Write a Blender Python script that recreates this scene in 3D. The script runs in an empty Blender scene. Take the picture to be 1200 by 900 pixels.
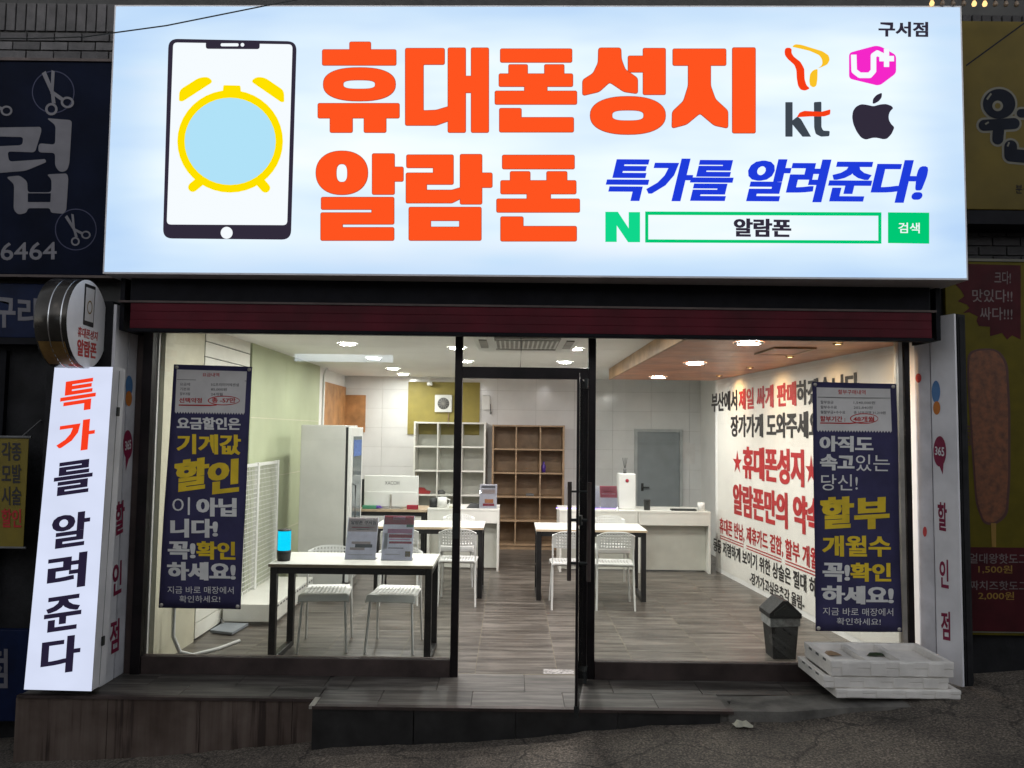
import bpy, bmesh, math, random
from mathutils import Matrix, Vector
random.seed(7)
R = math.radians
sc = bpy.context.scene
COL = sc.collection

# ------------------------------------------------------------------ camera
CAM_H = 1.75
cam_d = bpy.data.cameras.new('camera'); cam = bpy.data.objects.new('camera', cam_d); COL.objects.link(cam)
cam_d.sensor_width = 36.0; cam_d.lens = 27.0; cam_d.clip_end = 800.0; cam_d.clip_start = 0.05
CM = Matrix.Rotation(R(90 + 3.6), 3, 'X') @ Matrix.Rotation(R(0.72), 3, 'Z')
cam.matrix_world = Matrix.Translation((0, 0, CAM_H)) @ CM.to_4x4()
sc.camera = cam
# ------------------------------------------------------------------ night sky, faint moonlight, exposure
world = bpy.data.worlds.new('World'); sc.world = world; world.use_nodes = True
wn = world.node_tree; wn.nodes.clear()
sky = wn.nodes.new('ShaderNodeTexSky'); sky.sky_type = 'NISHITA'; sky.sun_disc = False
sky.sun_elevation = R(14); sky.sun_rotation = R(180); sky.air_density = 1.0; sky.dust_density = .3
bg = wn.nodes.new('ShaderNodeBackground'); bg.inputs[1].default_value = 0.105
wo = wn.nodes.new('ShaderNodeOutputWorld')
hs = wn.nodes.new('ShaderNodeHueSaturation'); hs.inputs['Saturation'].default_value = .22
wn.links.new(sky.outputs[0], hs.inputs['Color']); wn.links.new(hs.outputs[0], bg.inputs[0]); wn.links.new(bg.outputs[0], wo.inputs[0])
sun_d = bpy.data.lights.new('sun', 'SUN'); sun_d.energy = 0.02; sun_d.angle = R(12); sun_d.color = (1, .95, .88)
sun = bpy.data.objects.new('sun', sun_d); COL.objects.link(sun); sun.rotation_euler = (R(55), 0, R(-20))
vs = sc.view_settings; vs.view_transform = 'Standard'; vs.look = 'None'; vs.exposure = 1.0; vs.gamma = 1.0
sc.render.engine = 'CYCLES'
cy = sc.cycles; cy.use_denoising = True; cy.max_bounces = 8; cy.diffuse_bounces = 4; cy.glossy_bounces = 4
cy.transparent_max_bounces = 24; cy.sample_clamp_indirect = 6.0; cy.caustics_reflective = False; cy.caustics_refractive = False

# ------------------------------------------------------------------ pixel -> point (photo 1200 x 900)
def ray(u, v): return CM @ Vector(((u - 600) / 900, (450 - v) / 900, -1))
EYE = Vector((0, 0, CAM_H))
def on(u, v, plane):
    p0, n = Vector(plane[0]), Vector(plane[1]); d = ray(u, v)
    return EYE + d * ((p0 - EYE).dot(n) / d.dot(n))
def py(Y): return ((0, Y, 0), (0, 1, 0))
def pz(Z): return ((0, 0, Z), (0, 0, 1))
def onY(u, v, Y): return on(u, v, py(Y))
def onZ(u, v, Z): return on(u, v, pz(Z))

# ------------------------------------------------------------------ materials
def lin(c): return c / 12.92 if c <= .04045 else ((c + .055) / 1.055) ** 2.4
def S(r, g, b): return (lin(r / 255), lin(g / 255), lin(b / 255), 1)
def newmat(name):
    m = bpy.data.materials.new(name); m.use_nodes = True; nt = m.node_tree; nt.nodes.clear()
    out = nt.nodes.new('ShaderNodeOutputMaterial'); return m, nt, out
def mix(nt, a, b, f, mode='MIX'):
    n = nt.nodes.new('ShaderNodeMix'); n.data_type = 'RGBA'; n.blend_type = mode
    for i, x in ((6, a), (7, b), (0, f)):
        if hasattr(x, 'node'): nt.links.new(x, n.inputs[i])
        else: n.inputs[i].default_value = x
    return n.outputs[2]
def noise(nt, scale, detail=4, vec=None, rough=.55):
    n = nt.nodes.new('ShaderNodeTexNoise'); n.inputs['Scale'].default_value = scale
    n.inputs['Detail'].default_value = detail; n.inputs['Roughness'].default_value = rough
    if vec: nt.links.new(vec, n.inputs['Vector'])
    return n.outputs[0]
def ramp(nt, fac, stops):
    n = nt.nodes.new('ShaderNodeValToRGB'); e = n.color_ramp.elements
    while len(e) < len(stops): e.new(.5)
    for el, (p, c) in zip(e, stops): el.position = p; el.color = c if len(c) == 4 else (*c, 1)
    nt.links.new(fac, n.inputs[0]); return n.outputs[0]
def geo(nt, scale=(1, 1, 1), rot=(0, 0, 0)):
    g = nt.nodes.new('ShaderNodeNewGeometry'); m = nt.nodes.new('ShaderNodeMapping')
    m.inputs['Scale'].default_value = scale; m.inputs['Rotation'].default_value = rot
    nt.links.new(g.outputs['Position'], m.inputs[0]); return m.outputs[0]
def bump(nt, h, strength, dist, bs):
    b = nt.nodes.new('ShaderNodeBump'); b.inputs['Strength'].default_value = strength; b.inputs['Distance'].default_value = dist
    nt.links.new(h, b.inputs['Height']); nt.links.new(b.outputs[0], bs.inputs['Normal'])
def pm(name, col, rough=.5, metal=0, var=.12, vscale=6, bmp=0, bscale=60, spec=.5, rnd=0, coat=0):
    m, nt, out = newmat(name); bs = nt.nodes.new('ShaderNodeBsdfPrincipled')
    bs.inputs['Roughness'].default_value = rough; bs.inputs['Metallic'].default_value = metal
    bs.inputs['Specular IOR Level'].default_value = spec; bs.inputs['Coat Weight'].default_value = coat
    v = geo(nt); n = noise(nt, vscale, 5, v)
    dark = tuple(x * (1 - var * 1.6) for x in col[:3]) + (1,); lite = tuple(min(1, x * (1 + var)) for x in col[:3]) + (1,)
    c = ramp(nt, n, [(.3, dark), (.7, lite)])
    if rnd:
        oi = nt.nodes.new('ShaderNodeObjectInfo'); r = ramp(nt, oi.outputs['Random'], [(0, (1 - rnd,) * 3), (1, (1, 1, 1))])
        c = mix(nt, c, r, 1.0, 'MULTIPLY')
    nt.links.new(c, bs.inputs['Base Color'])
    rr = nt.nodes.new('ShaderNodeMapRange'); rr.inputs[3].default_value = max(0, rough - .08); rr.inputs[4].default_value = min(1, rough + .12)
    nt.links.new(noise(nt, vscale * 2.3, 4, v), rr.inputs[0]); nt.links.new(rr.outputs[0], bs.inputs['Roughness'])
    if bmp: bump(nt, noise(nt, bscale, 4, v), bmp, .01, bs)
    nt.links.new(bs.outputs[0], out.inputs[0]); return m
def em(name, col, s, var=0, vscale=(1, 1, 1)):
    m, nt, out = newmat(name); s = s * .5
    e = nt.nodes.new('ShaderNodeEmission'); e.inputs[0].default_value = col; e.inputs[1].default_value = s
    if var:
        n = noise(nt, 1.0, 3, geo(nt, vscale)); mr = nt.nodes.new('ShaderNodeMapRange')
        mr.inputs[1].default_value = .3; mr.inputs[2].default_value = .7
        mr.inputs[3].default_value = s * (1 - var); mr.inputs[4].default_value = s * (1 + var)
        nt.links.new(n, mr.inputs[0]); nt.links.new(mr.outputs[0], e.inputs[1])
    nt.links.new(e.outputs[0], out.inputs[0]); return m
def glassmat(name, tint=(1, 1, 1, 1), ior=1.5, dust=.010):
    m, nt, out = newmat(name); t = nt.nodes.new('ShaderNodeBsdfTransparent'); t.inputs[0].default_value = tint
    g = nt.nodes.new('ShaderNodeBsdfGlossy'); g.inputs['Roughness'].default_value = .0
    f = nt.nodes.new('ShaderNodeFresnel'); f.inputs[0].default_value = ior
    x = nt.nodes.new('ShaderNodeMixShader'); nt.links.new(f.outputs[0], x.inputs[0]); nt.links.new(t.outputs[0], x.inputs[1]); nt.links.new(g.outputs[0], x.inputs[2])
    df = nt.nodes.new('ShaderNodeBsdfDiffuse'); df.inputs[0].default_value = (.8, .8, .8, 1); y = nt.nodes.new('ShaderNodeMixShader')
    mr = nt.nodes.new('ShaderNodeMapRange'); mr.inputs[1].default_value = .45; mr.inputs[2].default_value = .75; mr.inputs[3].default_value = dust * .25; mr.inputs[4].default_value = dust * 1.6
    nt.links.new(noise(nt, 1.6, 6, geo(nt, (1, 1, .5), (0, .5, 0)), .65), mr.inputs[0]); nt.links.new(mr.outputs[0], y.inputs[0]); nt.links.new(x.outputs[0], y.inputs[1]); nt.links.new(df.outputs[0], y.inputs[2])
    nt.links.new(y.outputs[0], out.inputs[0]); return m
def woodtile(name, cols, rough=.34, sx=.95, sy=10):
    m, nt, out = newmat(name); bs = nt.nodes.new('ShaderNodeBsdfPrincipled'); bs.inputs['Roughness'].default_value = rough
    oi = nt.nodes.new('ShaderNodeObjectInfo'); v = geo(nt, (sx, sy, sy))
    ad = nt.nodes.new('ShaderNodeVectorMath'); ad.operation = 'ADD'
    sc_ = nt.nodes.new('ShaderNodeVectorMath'); sc_.operation = 'SCALE'; sc_.inputs[3].default_value = 37.0
    cb = nt.nodes.new('ShaderNodeCombineXYZ'); nt.links.new(oi.outputs['Random'], cb.inputs[0]); nt.links.new(oi.outputs['Random'], cb.inputs[1])
    nt.links.new(cb.outputs[0], sc_.inputs[0]); nt.links.new(v, ad.inputs[0]); nt.links.new(sc_.outputs[0], ad.inputs[1])
    n = noise(nt, 1.4, 7, ad.outputs[0], .68)
    c = ramp(nt, n, [(.40, cols[0]), (.5, cols[1]), (.61, cols[2])])
    r = ramp(nt, oi.outputs['Random'], [(0, (.86, .85, .84)), (1, (1, 1, 1))])
    c = mix(nt, c, r, 1.0, 'MULTIPLY')
    big = noise(nt, 2.2, 4, geo(nt)); c = mix(nt, c, ramp(nt, big, [(.3, (.78, .76, .74)), (.65, (1, 1, 1))]), 1.0, 'MULTIPLY')
    nt.links.new(c, bs.inputs['Base Color']); bump(nt, n, .08, .002, bs)
    nt.links.new(bs.outputs[0], out.inputs[0]); return m
M = {}
def streaks(name):
    m, nt, out = newmat(name); bs = nt.nodes.new('ShaderNodeBsdfPrincipled'); bs.inputs['Roughness'].default_value = .6; bs.inputs['Specular IOR Level'].default_value = .3
    n = noise(nt, 1.0, 5, geo(nt, (21, 21, .9)), .6); b = noise(nt, 3, 4, geo(nt))
    c = ramp(nt, n, [(.34, (.045, .031, .026)), (.44, (.115, .084, .07)), (.62, (.14, .108, .09))])
    c = mix(nt, c, ramp(nt, b, [(.35, (.55, .5, .48)), (.65, (1, 1, 1))]), 1.0, 'MULTIPLY')
    nt.links.new(c, bs.inputs['Base Color']); bump(nt, n, .3, .006, bs); nt.links.new(bs.outputs[0], out.inputs[0]); return m
def paperm(name, col):
    m, nt, out = newmat(name); a = nt.nodes.new('ShaderNodeBsdfDiffuse'); b = nt.nodes.new('ShaderNodeBsdfTranslucent'); x = nt.nodes.new('ShaderNodeMixShader'); x.inputs[0].default_value = .38
    n = ramp(nt, noise(nt, 14, 4, geo(nt)), [(.35, tuple(c * .88 for c in col)), (.65, col)])
    nt.links.new(n, a.inputs[0]); nt.links.new(n, b.inputs[0]); nt.links.new(a.outputs[0], x.inputs[1]); nt.links.new(b.outputs[0], x.inputs[2]); nt.links.new(x.outputs[0], out.inputs[0]); return m
def facemat():
    m, nt, out = newmat('lit sign face'); e = nt.nodes.new('ShaderNodeEmission'); e.inputs[1].default_value = .52
    n = noise(nt, 1.0, 3, geo(nt, (.5, 1, 2.2))); n2 = noise(nt, 1.0, 2, geo(nt, (.35, 1, .9)))
    c = ramp(nt, n, [(.3, (.70, .84, .98, 1)), (.52, (.84, .95, 1, 1)), (.7, (.95, .99, 1.0, 1))])
    c2 = ramp(nt, n2, [(.35, (.84, .90, .97, 1)), (.6, (1, 1, 1, 1))]); c = mix(nt, c, c2, 1.0, 'MULTIPLY')
    tc = nt.nodes.new('ShaderNodeTexCoord'); sx = nt.nodes.new('ShaderNodeSeparateXYZ'); nt.links.new(tc.outputs['Generated'], sx.inputs[0])
    def edge(sock, size, d):
        a = nt.nodes.new('ShaderNodeMath'); a.operation = 'SUBTRACT'; a.inputs[0].default_value = 1; nt.links.new(sock, a.inputs[1])
        b = nt.nodes.new('ShaderNodeMath'); b.operation = 'MINIMUM'; nt.links.new(sock, b.inputs[0]); nt.links.new(a.outputs[0], b.inputs[1])
        r = nt.nodes.new('ShaderNodeMapRange'); r.interpolation_type = 'SMOOTHSTEP'; r.inputs[2].default_value = d / size; nt.links.new(b.outputs[0], r.inputs[0]); return r.outputs[0]
    mu = nt.nodes.new('ShaderNodeMath'); mu.operation = 'MULTIPLY'; nt.links.new(edge(sx.outputs[0], 5.7, .5), mu.inputs[0]); nt.links.new(edge(sx.outputs[2], 1.8, .3), mu.inputs[1])
    c = mix(nt, c, ramp(nt, mu.outputs[0], [(0, (.70, .80, .95, 1)), (1, (1, 1, 1, 1))]), 1.0, 'MULTIPLY')
    nt.links.new(c, e.inputs[0]); nt.links.new(e.outputs[0], out.inputs[0]); return m
def asphalt():
    m, nt, out = newmat('asphalt'); bs = nt.nodes.new('ShaderNodeBsdfPrincipled'); bs.inputs['Roughness'].default_value = .82
    v = geo(nt); f = noise(nt, 75, 6, v, .75); b = noise(nt, 1.7, 5, v); c = ramp(nt, f, [(.36, (.035, .031, .026)), (.5, (.14, .124, .105)), (.66, (.42, .375, .32))])
    c = mix(nt, c, ramp(nt, b, [(.35, (.5, .47, .45)), (.7, (1.1, 1.02, .95))]), 1, 'MULTIPLY')
    vo = nt.nodes.new('ShaderNodeTexVoronoi'); vo.feature = 'DISTANCE_TO_EDGE'; vo.inputs['Scale'].default_value = 1.1
    dv = nt.nodes.new('ShaderNodeVectorMath'); dv.operation = 'ADD'; nn = nt.nodes.new('ShaderNodeTexNoise'); nn.inputs['Scale'].default_value = 5
    nt.links.new(v, nn.inputs['Vector']); sv = nt.nodes.new('ShaderNodeVectorMath'); sv.operation = 'SCALE'; sv.inputs[3].default_value = .22
    nt.links.new(nn.outputs['Color'], sv.inputs[0]); nt.links.new(v, dv.inputs[0]); nt.links.new(sv.outputs[0], dv.inputs[1]); nt.links.new(dv.outputs[0], vo.inputs['Vector'])
    c = mix(nt, c, ramp(nt, vo.outputs[0], [(.0, (.35, .35, .35)), (.012, (1, 1, 1))]), 1, 'MULTIPLY')
    nt.links.new(c, bs.inputs['Base Color']); bump(nt, f, .9, .012, bs); nt.links.new(bs.outputs[0], out.inputs[0]); return m
M = dict(
    asphalt=asphalt(),
    concrete=pm('concrete', (.15, .14, .125), .85, var=.35, vscale=5, bmp=.6, bscale=70),
    darkwall=pm('dark painted wall', (.016, .016, .018), .7, var=.3, bmp=.2, spec=.2),
    brick=pm('grey brick', (.10, .095, .10), .8, var=.2, vscale=9, bmp=.4, bscale=50, rnd=.35),
    brickdark=pm('dark brick', (.032, .03, .033), .8, var=.2, vscale=9, bmp=.4, bscale=50, rnd=.35),
    stripglow=em('distant sign glow', (.75, .86, 1, 1), 6), doorglass=glassmat('door glass', (.97, .985, .97, 1), 1.10, .006), sticker=pm('worn label', (.34, .32, .31), .6, var=.5, vscale=45), oppwall=pm('pale render', (.34, .33, .32), .8), mortar=pm('mortar', (.05, .05, .05), .9),
    casing=pm('sign casing', (.62, .6, .62), .45, var=.08),
    face=facemat(),
    oredge=em('orange print edge', S(196, 78, 52), .8), orange=em('orange print', S(255, 84, 32), 1.0), yellowp=em('yellow print', S(255, 226, 0), 1.0),
    bluep=em('blue print', S(32, 62, 224), .95), greenp=em('green print', S(0, 205, 120), .95), green2=em('green print 2', S(16, 215, 140), 1.0),
    inkp=em('dark print', S(52, 46, 62), .9), whitep=em('white print', (.92, .97, 1, 1), 1.0), dial=em('pale blue print', S(176, 226, 248), 1.0),
    redp=em('red print', S(245, 62, 20), 1.0), ambp=em('amber print', S(250, 196, 40), 1.0), magp=em('magenta print', S(250, 40, 205), .95),
    greyp=em('grey print', S(66, 74, 84), .9),
    face2=em('lit light box face', (.74, .80, 1, 1), .92, .05, (2, 1, 3)),
    red2=em('red light box print', S(248, 62, 30), 1.0), ink2=em('dark light box print', S(42, 36, 60), .8),
    shred=pm('shutter red', (.075, .003, .010), .55, var=.3, vscale=2.5, spec=.2), shdark=pm('shutter housing', (.006, .006, .009), .6, var=.3, spec=.12),
    frame=pm('dark bronze aluminium', (.018, .014, .016), .38, .5, var=.3), railm=pm('brown steel rail', (.07, .05, .046), .5, .3, var=.3, vscale=4, bmp=.15),
    silver=pm('silver edge', (.5, .47, .43), .35, .6, var=.15), chrome=pm('chrome', (.6, .6, .62), .16, 1, var=.1),
    glass=glassmat('shop glass', (.965, .985, .965, 1)), acryl=glassmat('acrylic', (.95, .96, 1, 1), 1.45),
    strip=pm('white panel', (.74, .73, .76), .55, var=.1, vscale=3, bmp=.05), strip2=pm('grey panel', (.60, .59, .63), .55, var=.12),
    wine=pm('wine print', (.22, .01, .05), .6), skyblue=pm('sky blue print', (.08, .2, .42), .6), orangepaint=pm('orange paint print', (.55, .18, .03), .6), redpaint=pm('red paint print', (.55, .05, .05), .6),
    rise=streaks('stained riser tile'), risedark=pm('black riser', (.02, .019, .019), .5, var=.4, vscale=7),
    floor=woodtile('wood look tile', [(.055, .046, .039), (.108, .095, .082), (.195, .174, .152)]),
    grout=pm('floor grout', (.26, .23, .17), .8), porchfloor=woodtile('worn wood look tile', [(.05, .045, .04), (.10, .09, .08), (.18, .165, .15)], .5),
    ceil=pm('white ceiling', (.80, .785, .755), .8, var=.03, vscale=2), wallw=pm('white wall', (.80, .79, .775), .6, var=.04, vscale=3),
    tile=pm('white glossy tile', (.70, .695, .69), .12, var=.04, vscale=3, rnd=.06), tgrout=pm('tile grout', (.42, .41, .39), .8),
    green=pm('pale green wall', (.43, .47, .31), .6, var=.06, vscale=2), cream=pm('cream panel', (.60, .57, .44), .55, var=.05), slat=pm('slatwall board', (.78, .77, .70), .45, var=.04),
    olive=pm('olive board', (.27, .22, .045), .6, var=.08), soffit=pm('reddish wood', (.50, .20, .088), .35, var=.25, vscale=3), fascia=pm('fascia wood', (.40, .24, .13), .5, var=.25, vscale=5),
    oranwood=pm('orange plywood', (.42, .20, .075), .5, var=.25, vscale=5), vinyl=pm('banner vinyl', (.72, .70, .66), .5, var=.05, vscale=2),
    redv=pm('red vinyl print', (.40, .014, .016), .5, var=.1), blackv=pm('black vinyl print', (.02, .017, .018), .5, var=.1),
    white=pm('white melamine', (.74, .73, .68), .35, var=.04), whiteg=pm('greyish melamine', (.60, .60, .54), .4, var=.05), walnut=pm('brown melamine', (.33, .22, .13), .45, var=.15, vscale=8), oakedge=pm('pale oak edging', (.50, .38, .26), .45, var=.12, vscale=9),
    black=pm('black steel', (.012, .011, .012), .4, var=.3), plastic=pm('white plastic', (.70, .70, .68), .35, var=.03), fridge=pm('fridge enamel', (.50, .50, .47), .4, var=.06, vscale=3),
    gasket=pm('black gasket', (.01, .012, .012), .5), dglass=pm('dark fridge glass', (.12, .15, .17), .1, var=.2), bluesticker=pm('blue sticker', (.10, .18, .46), .5, var=.4, vscale=60),
    navy=pm('navy fabric banner', (.036, .032, .10), .75, var=.18, vscale=5), papr=pm('grey paper', (.64, .62, .61), .7, var=.06), wht=pm('white fabric print', (.75, .74, .72), .7, var=.08), yel=pm('yellow fabric print', (.80, .56, .025), .7, var=.12),
    redi=pm('red ink', (.48, .03, .03), .7), gry=pm('grey ink', (.12, .12, .12), .7),
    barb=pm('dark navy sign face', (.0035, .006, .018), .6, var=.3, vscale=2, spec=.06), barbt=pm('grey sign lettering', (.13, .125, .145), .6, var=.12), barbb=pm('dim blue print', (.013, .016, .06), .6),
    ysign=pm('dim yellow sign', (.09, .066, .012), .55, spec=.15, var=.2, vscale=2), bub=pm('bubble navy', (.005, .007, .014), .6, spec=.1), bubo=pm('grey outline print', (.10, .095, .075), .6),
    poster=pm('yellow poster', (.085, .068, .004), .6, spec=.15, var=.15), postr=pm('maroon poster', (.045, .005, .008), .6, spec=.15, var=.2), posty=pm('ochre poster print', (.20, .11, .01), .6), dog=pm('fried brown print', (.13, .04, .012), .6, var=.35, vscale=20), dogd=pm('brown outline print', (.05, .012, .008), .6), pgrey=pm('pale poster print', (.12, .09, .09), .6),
    foam=pm('white foam', (.86, .82, .77), .8, var=.08, vscale=8, bmp=.35, bscale=160), bin=pm('dark grey plastic', (.013, .013, .014), .5, var=.3, spec=.3), bag=pm('translucent bag', (.32, .33, .34), .35, var=.3, vscale=20),
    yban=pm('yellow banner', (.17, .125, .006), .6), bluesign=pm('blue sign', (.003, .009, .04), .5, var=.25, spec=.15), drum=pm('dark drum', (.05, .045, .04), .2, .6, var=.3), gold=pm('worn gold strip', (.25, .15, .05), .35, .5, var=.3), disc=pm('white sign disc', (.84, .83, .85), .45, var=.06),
    light=em('led diffuser', (1, .98, .955, 1), 375), warm=em('warm lamp', (1, .62, .25, 1), 14), cyan=em('cyan glow', (.0, .62, .95, 1), 1.25), violet=em('violet glow', (.23, .12, 1, 1), 8), bulb=em('string bulb glow', (1, .62, .25, 1), 1.6), bulboff=pm('dull bulb', (.18, .13, .09), .3),
    flyer=paperm('flyer paper', (.92, .91, .97)), pink=paperm('pink box print', (.72, .22, .26)), maroon=paperm('maroon print', (.50, .06, .09)), pinkl=paperm('pink print', (.75, .36, .50)), tan=paperm('tan print', (.66, .55, .48)), purple=pm('purple plastic', (.09, .04, .30), .4), greenpr=pm('green print matte', (.06, .26, .15), .5),
    doorgrey=pm('grey door paint', (.225, .25, .265), .45, var=.06), doorfr=pm('grey door frame', (.40, .42, .42), .45), grille=pm('grey grille', (.30, .29, .27), .5), leaf=pm('wilted leaf', (.03, .05, .02), .6), paper=pm('crumpled paper', (.5, .48, .38), .7), redobj=pm('red plastic', (.30, .02, .02), .4), dustpan=pm('grey dustpan', (.22, .24, .27), .4),
)

# ------------------------------------------------------------------ mesh helpers
ORG = {}
class MB:
    def __init__(s): s.v = []; s.f = []; s.sm = []
    def add(s, vs, fs, sm=False):
        n = len(s.v); s.v += [Vector(a) for a in vs]; s.f += [tuple(i + n for i in f) for f in fs]; s.sm += [sm] * len(fs); return s
    def box(s, x0, x1, y0, y1, z0, z1):
        return s.add([(x0, y0, z0), (x1, y0, z0), (x1, y1, z0), (x0, y1, z0), (x0, y0, z1), (x1, y0, z1), (x1, y1, z1), (x0, y1, z1)],
                     [(0, 3, 2, 1), (4, 5, 6, 7), (0, 1, 5, 4), (1, 2, 6, 5), (2, 3, 7, 6), (3, 0, 4, 7)])
    def cbox(s, x0, x1, y0, y1, z0, z1, c=.004):
        "box with chamfered edges"
        bm = bmesh.new(); bmesh.ops.create_cube(bm, size=1)
        for v in bm.verts: v.co = Vector(((x0 + x1) / 2 + v.co.x * (x1 - x0), (y0 + y1) / 2 + v.co.y * (y1 - y0), (z0 + z1) / 2 + v.co.z * (z1 - z0)))
        bmesh.ops.bevel(bm, geom=bm.edges[:], offset=c, segments=2, affect='EDGES', profile=.5)
        bm.verts.index_update(); s.add([v.co for v in bm.verts], [[v.index for v in f.verts] for f in bm.faces]); bm.free(); return s
    def hexa(s, a, b):
        "two matching quads joined into a solid"
        return s.add(list(a) + list(b), [(0, 1, 2, 3), (7, 6, 5, 4), (0, 4, 5, 1), (1, 5, 6, 2), (2, 6, 7, 3), (3, 7, 4, 0)])
    def poly(s, pts): return s.add(pts, [tuple(range(len(pts)))])
    def prism(s, pts, d):
        n = len(pts); d = Vector(d); q = [Vector(p) + d for p in pts]
        return s.add(list(pts) + q, [tuple(range(n)), tuple(reversed(range(n, 2 * n)))] + [(i, i + n, (i + 1) % n + n, (i + 1) % n) for i in range(n)])
    def tube(s, pts, r, n=8, cap=True):
        pts = [Vector(p) for p in pts]; rings = []
        for i, p in enumerate(pts):
            d = (pts[min(i + 1, len(pts) - 1)] - pts[max(i - 1, 0)]).normalized()
            u = d.cross(Vector((0, 0, 1))); u = Vector((1, 0, 0)) if u.length < 1e-3 else u.normalized(); w = d.cross(u)
            rr = r[i] if isinstance(r, (list, tuple)) else r
            rings.append([p + (u * math.cos(2 * math.pi * k / n) + w * math.sin(2 * math.pi * k / n)) * rr for k in range(n)])
        fs = [(i * n + k, i * n + (k + 1) % n, (i + 1) * n + (k + 1) % n, (i + 1) * n + k) for i in range(len(pts) - 1) for k in range(n)]
        s.add([v for g in rings for v in g], fs, True)
        if cap: s.add(rings[0], [tuple(range(n))]); s.add(rings[-1], [tuple(range(n))])
        return s
    def lathe(s, prof, c=(0, 0, 0), axis='Z', n=28):
        vs = []
        for (r, h) in prof:
            for k in range(n):
                a = 2 * math.pi * k / n; x, y = r * math.cos(a), r * math.sin(a)
                vs.append(Vector(c) + (Vector((x, y, h)) if axis == 'Z' else Vector((h, x, y)) if axis == 'X' else Vector((x, h, y))))
        fs = [(i * n + k, i * n + (k + 1) % n, (i + 1) * n + (k + 1) % n, (i + 1) * n + k) for i in range(len(prof) - 1) for k in range(n)]
        return s.add(vs, fs, True)
def link_mesh(name, mb, mat, parent=None, loc=None, thick=None):
    me = bpy.data.meshes.new(name); o = bpy.data.objects.new(name, me); COL.objects.link(o)
    if parent is not None: org = ORG[parent]; o.parent = parent
    else:
        if loc is None:
            xs = [v.x for v in mb.v]; ys = [v.y for v in mb.v]; loc = Vector(((min(xs) + max(xs)) / 2, (min(ys) + max(ys)) / 2, min(v.z for v in mb.v)))
        org = Vector(loc); o.location = org
    ORG[o] = org.copy()
    me.from_pydata([v - org for v in mb.v], [], mb.f); me.materials.append(M[mat] if isinstance(mat, str) else mat)
    me.polygons.foreach_set('use_smooth', mb.sm)
    bm = bmesh.new(); bm.from_mesh(me)
    if thick is None and not any(False for _ in ()):
        bmesh.ops.recalc_face_normals(bm, faces=bm.faces)
    bm.to_mesh(me); bm.free(); me.update()
    return o
def tag(o, label=None, cat=None, group=None, kind=None):
    if label: o['label'] = label
    if cat: o['category'] = cat
    if group: o['group'] = group
    if kind: o['kind'] = kind
    return o
def thing(name, label, cat, loc=(0, 0, 0), group=None):
    o = bpy.data.objects.new(name, None); COL.objects.link(o); o.location = loc; ORG[o] = Vector(loc); o.empty_display_size = .1
    return tag(o, label, cat, group)
def part(name, mb, mat, parent): return link_mesh(name, mb, mat, parent)
def struct(name, mb, mat): return tag(link_mesh(name, mb, mat), kind='structure')
def solo(name, mb, mat, label, cat, group=None): return tag(link_mesh(name, mb, mat), label, cat, group)
KIDS = {}
def copy_tree(o, loc=None, rz=None, label=None, parent=None):
    c = o.copy(); COL.objects.link(c); ORG[c] = Vector(loc) if loc else ORG[o]
    if parent is not None: c.parent = parent
    if loc: c.location = loc
    if rz is not None: c.rotation_euler = (0, 0, rz)
    if label: c['label'] = label
    for k in list(o.children): copy_tree(k, parent=c)
    return c

# ------------------------------------------------------------------ flat print on a plane, laid out from pixel outlines
class Pr:
    "print on a plane: plane given by point and normal pointing away from the viewer"
    def __init__(s, plane, disp=None): s.p = plane; s.n = Vector(plane[1]).normalized(); s.disp = disp
    def pt(s, u, v, e):
        p = on(u, v, s.p) - s.n * e; return p + s.disp(p) if s.disp else p
def rr(x0, y0, x1, y1, r=1.3, k=3):
    "rounded rectangle outline"
    pts = []
    for cx, cy, a0 in ((x1 - r, y0 + r, -90), (x1 - r, y1 - r, 0), (x0 + r, y1 - r, 90), (x0 + r, y0 + r, 180)):
        for i in range(k + 1):
            a = R(a0 + 90 * i / k); pts.append((cx + r * math.cos(a), cy + r * math.sin(a)))
    return pts
def ell(cx, cy, rx, ry, n=40, p=2.0):
    o = []
    for i in range(n):
        a = 2 * math.pi * i / n; c, s_ = math.cos(a), math.sin(a)
        o.append((cx + rx * math.copysign(abs(c) ** (2 / p), c), cy + ry * math.copysign(abs(s_) ** (2 / p), s_)))
    return o
def rpoly(pts, r=2.5, k=4):
    "polygon with rounded corners"
    out = []; n = len(pts)
    for i in range(n):
        p = Vector(pts[i]); a = Vector(pts[i - 1]); b = Vector(pts[(i + 1) % n])
        da = (a - p); db = (b - p); q = min(r, da.length * .48, db.length * .48); s = p + da.normalized() * q; e = p + db.normalized() * q
        for j in range(k + 1):
            t = j / k; w = s * (1 - t) ** 2 + p * 2 * t * (1 - t) + e * t * t; out.append((w.x, w.y))
    return out
def stroke(pts, w):
    shp = []
    for i in range(len(pts) - 1):
        a = Vector(pts[i]); b = Vector(pts[i + 1]); d = (b - a).normalized(); q = Vector((-d.y, d.x)) * w / 2
        shp.append([tuple(a + q), tuple(b + q), tuple(b - q), tuple(a - q)])
    for p in pts[1:-1]: shp.append(ell(p[0], p[1], w / 2, w / 2, 14))
    return shp
def shape(name, pr, polys, mat, parent, e=.002, rings=()):
    "polys: outlines; rings: (outer, inner) pairs with equal point counts"
    mb = MB(); k = 0
    for pl in polys: mb.poly([pr.pt(u, v, e + .00012 * k) for u, v in pl]); k += 1
    for o_, i_ in rings:
        n = len(o_); mb.add([pr.pt(u, v, e + .00012 * k) for u, v in o_] + [pr.pt(u, v, e + .00012 * k) for u, v in i_], [(j, (j + 1) % n, n + (j + 1) % n, n + j) for j in range(n)]); k += 1
    return part(name, mb, mat, parent)
TXT = {}
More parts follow.
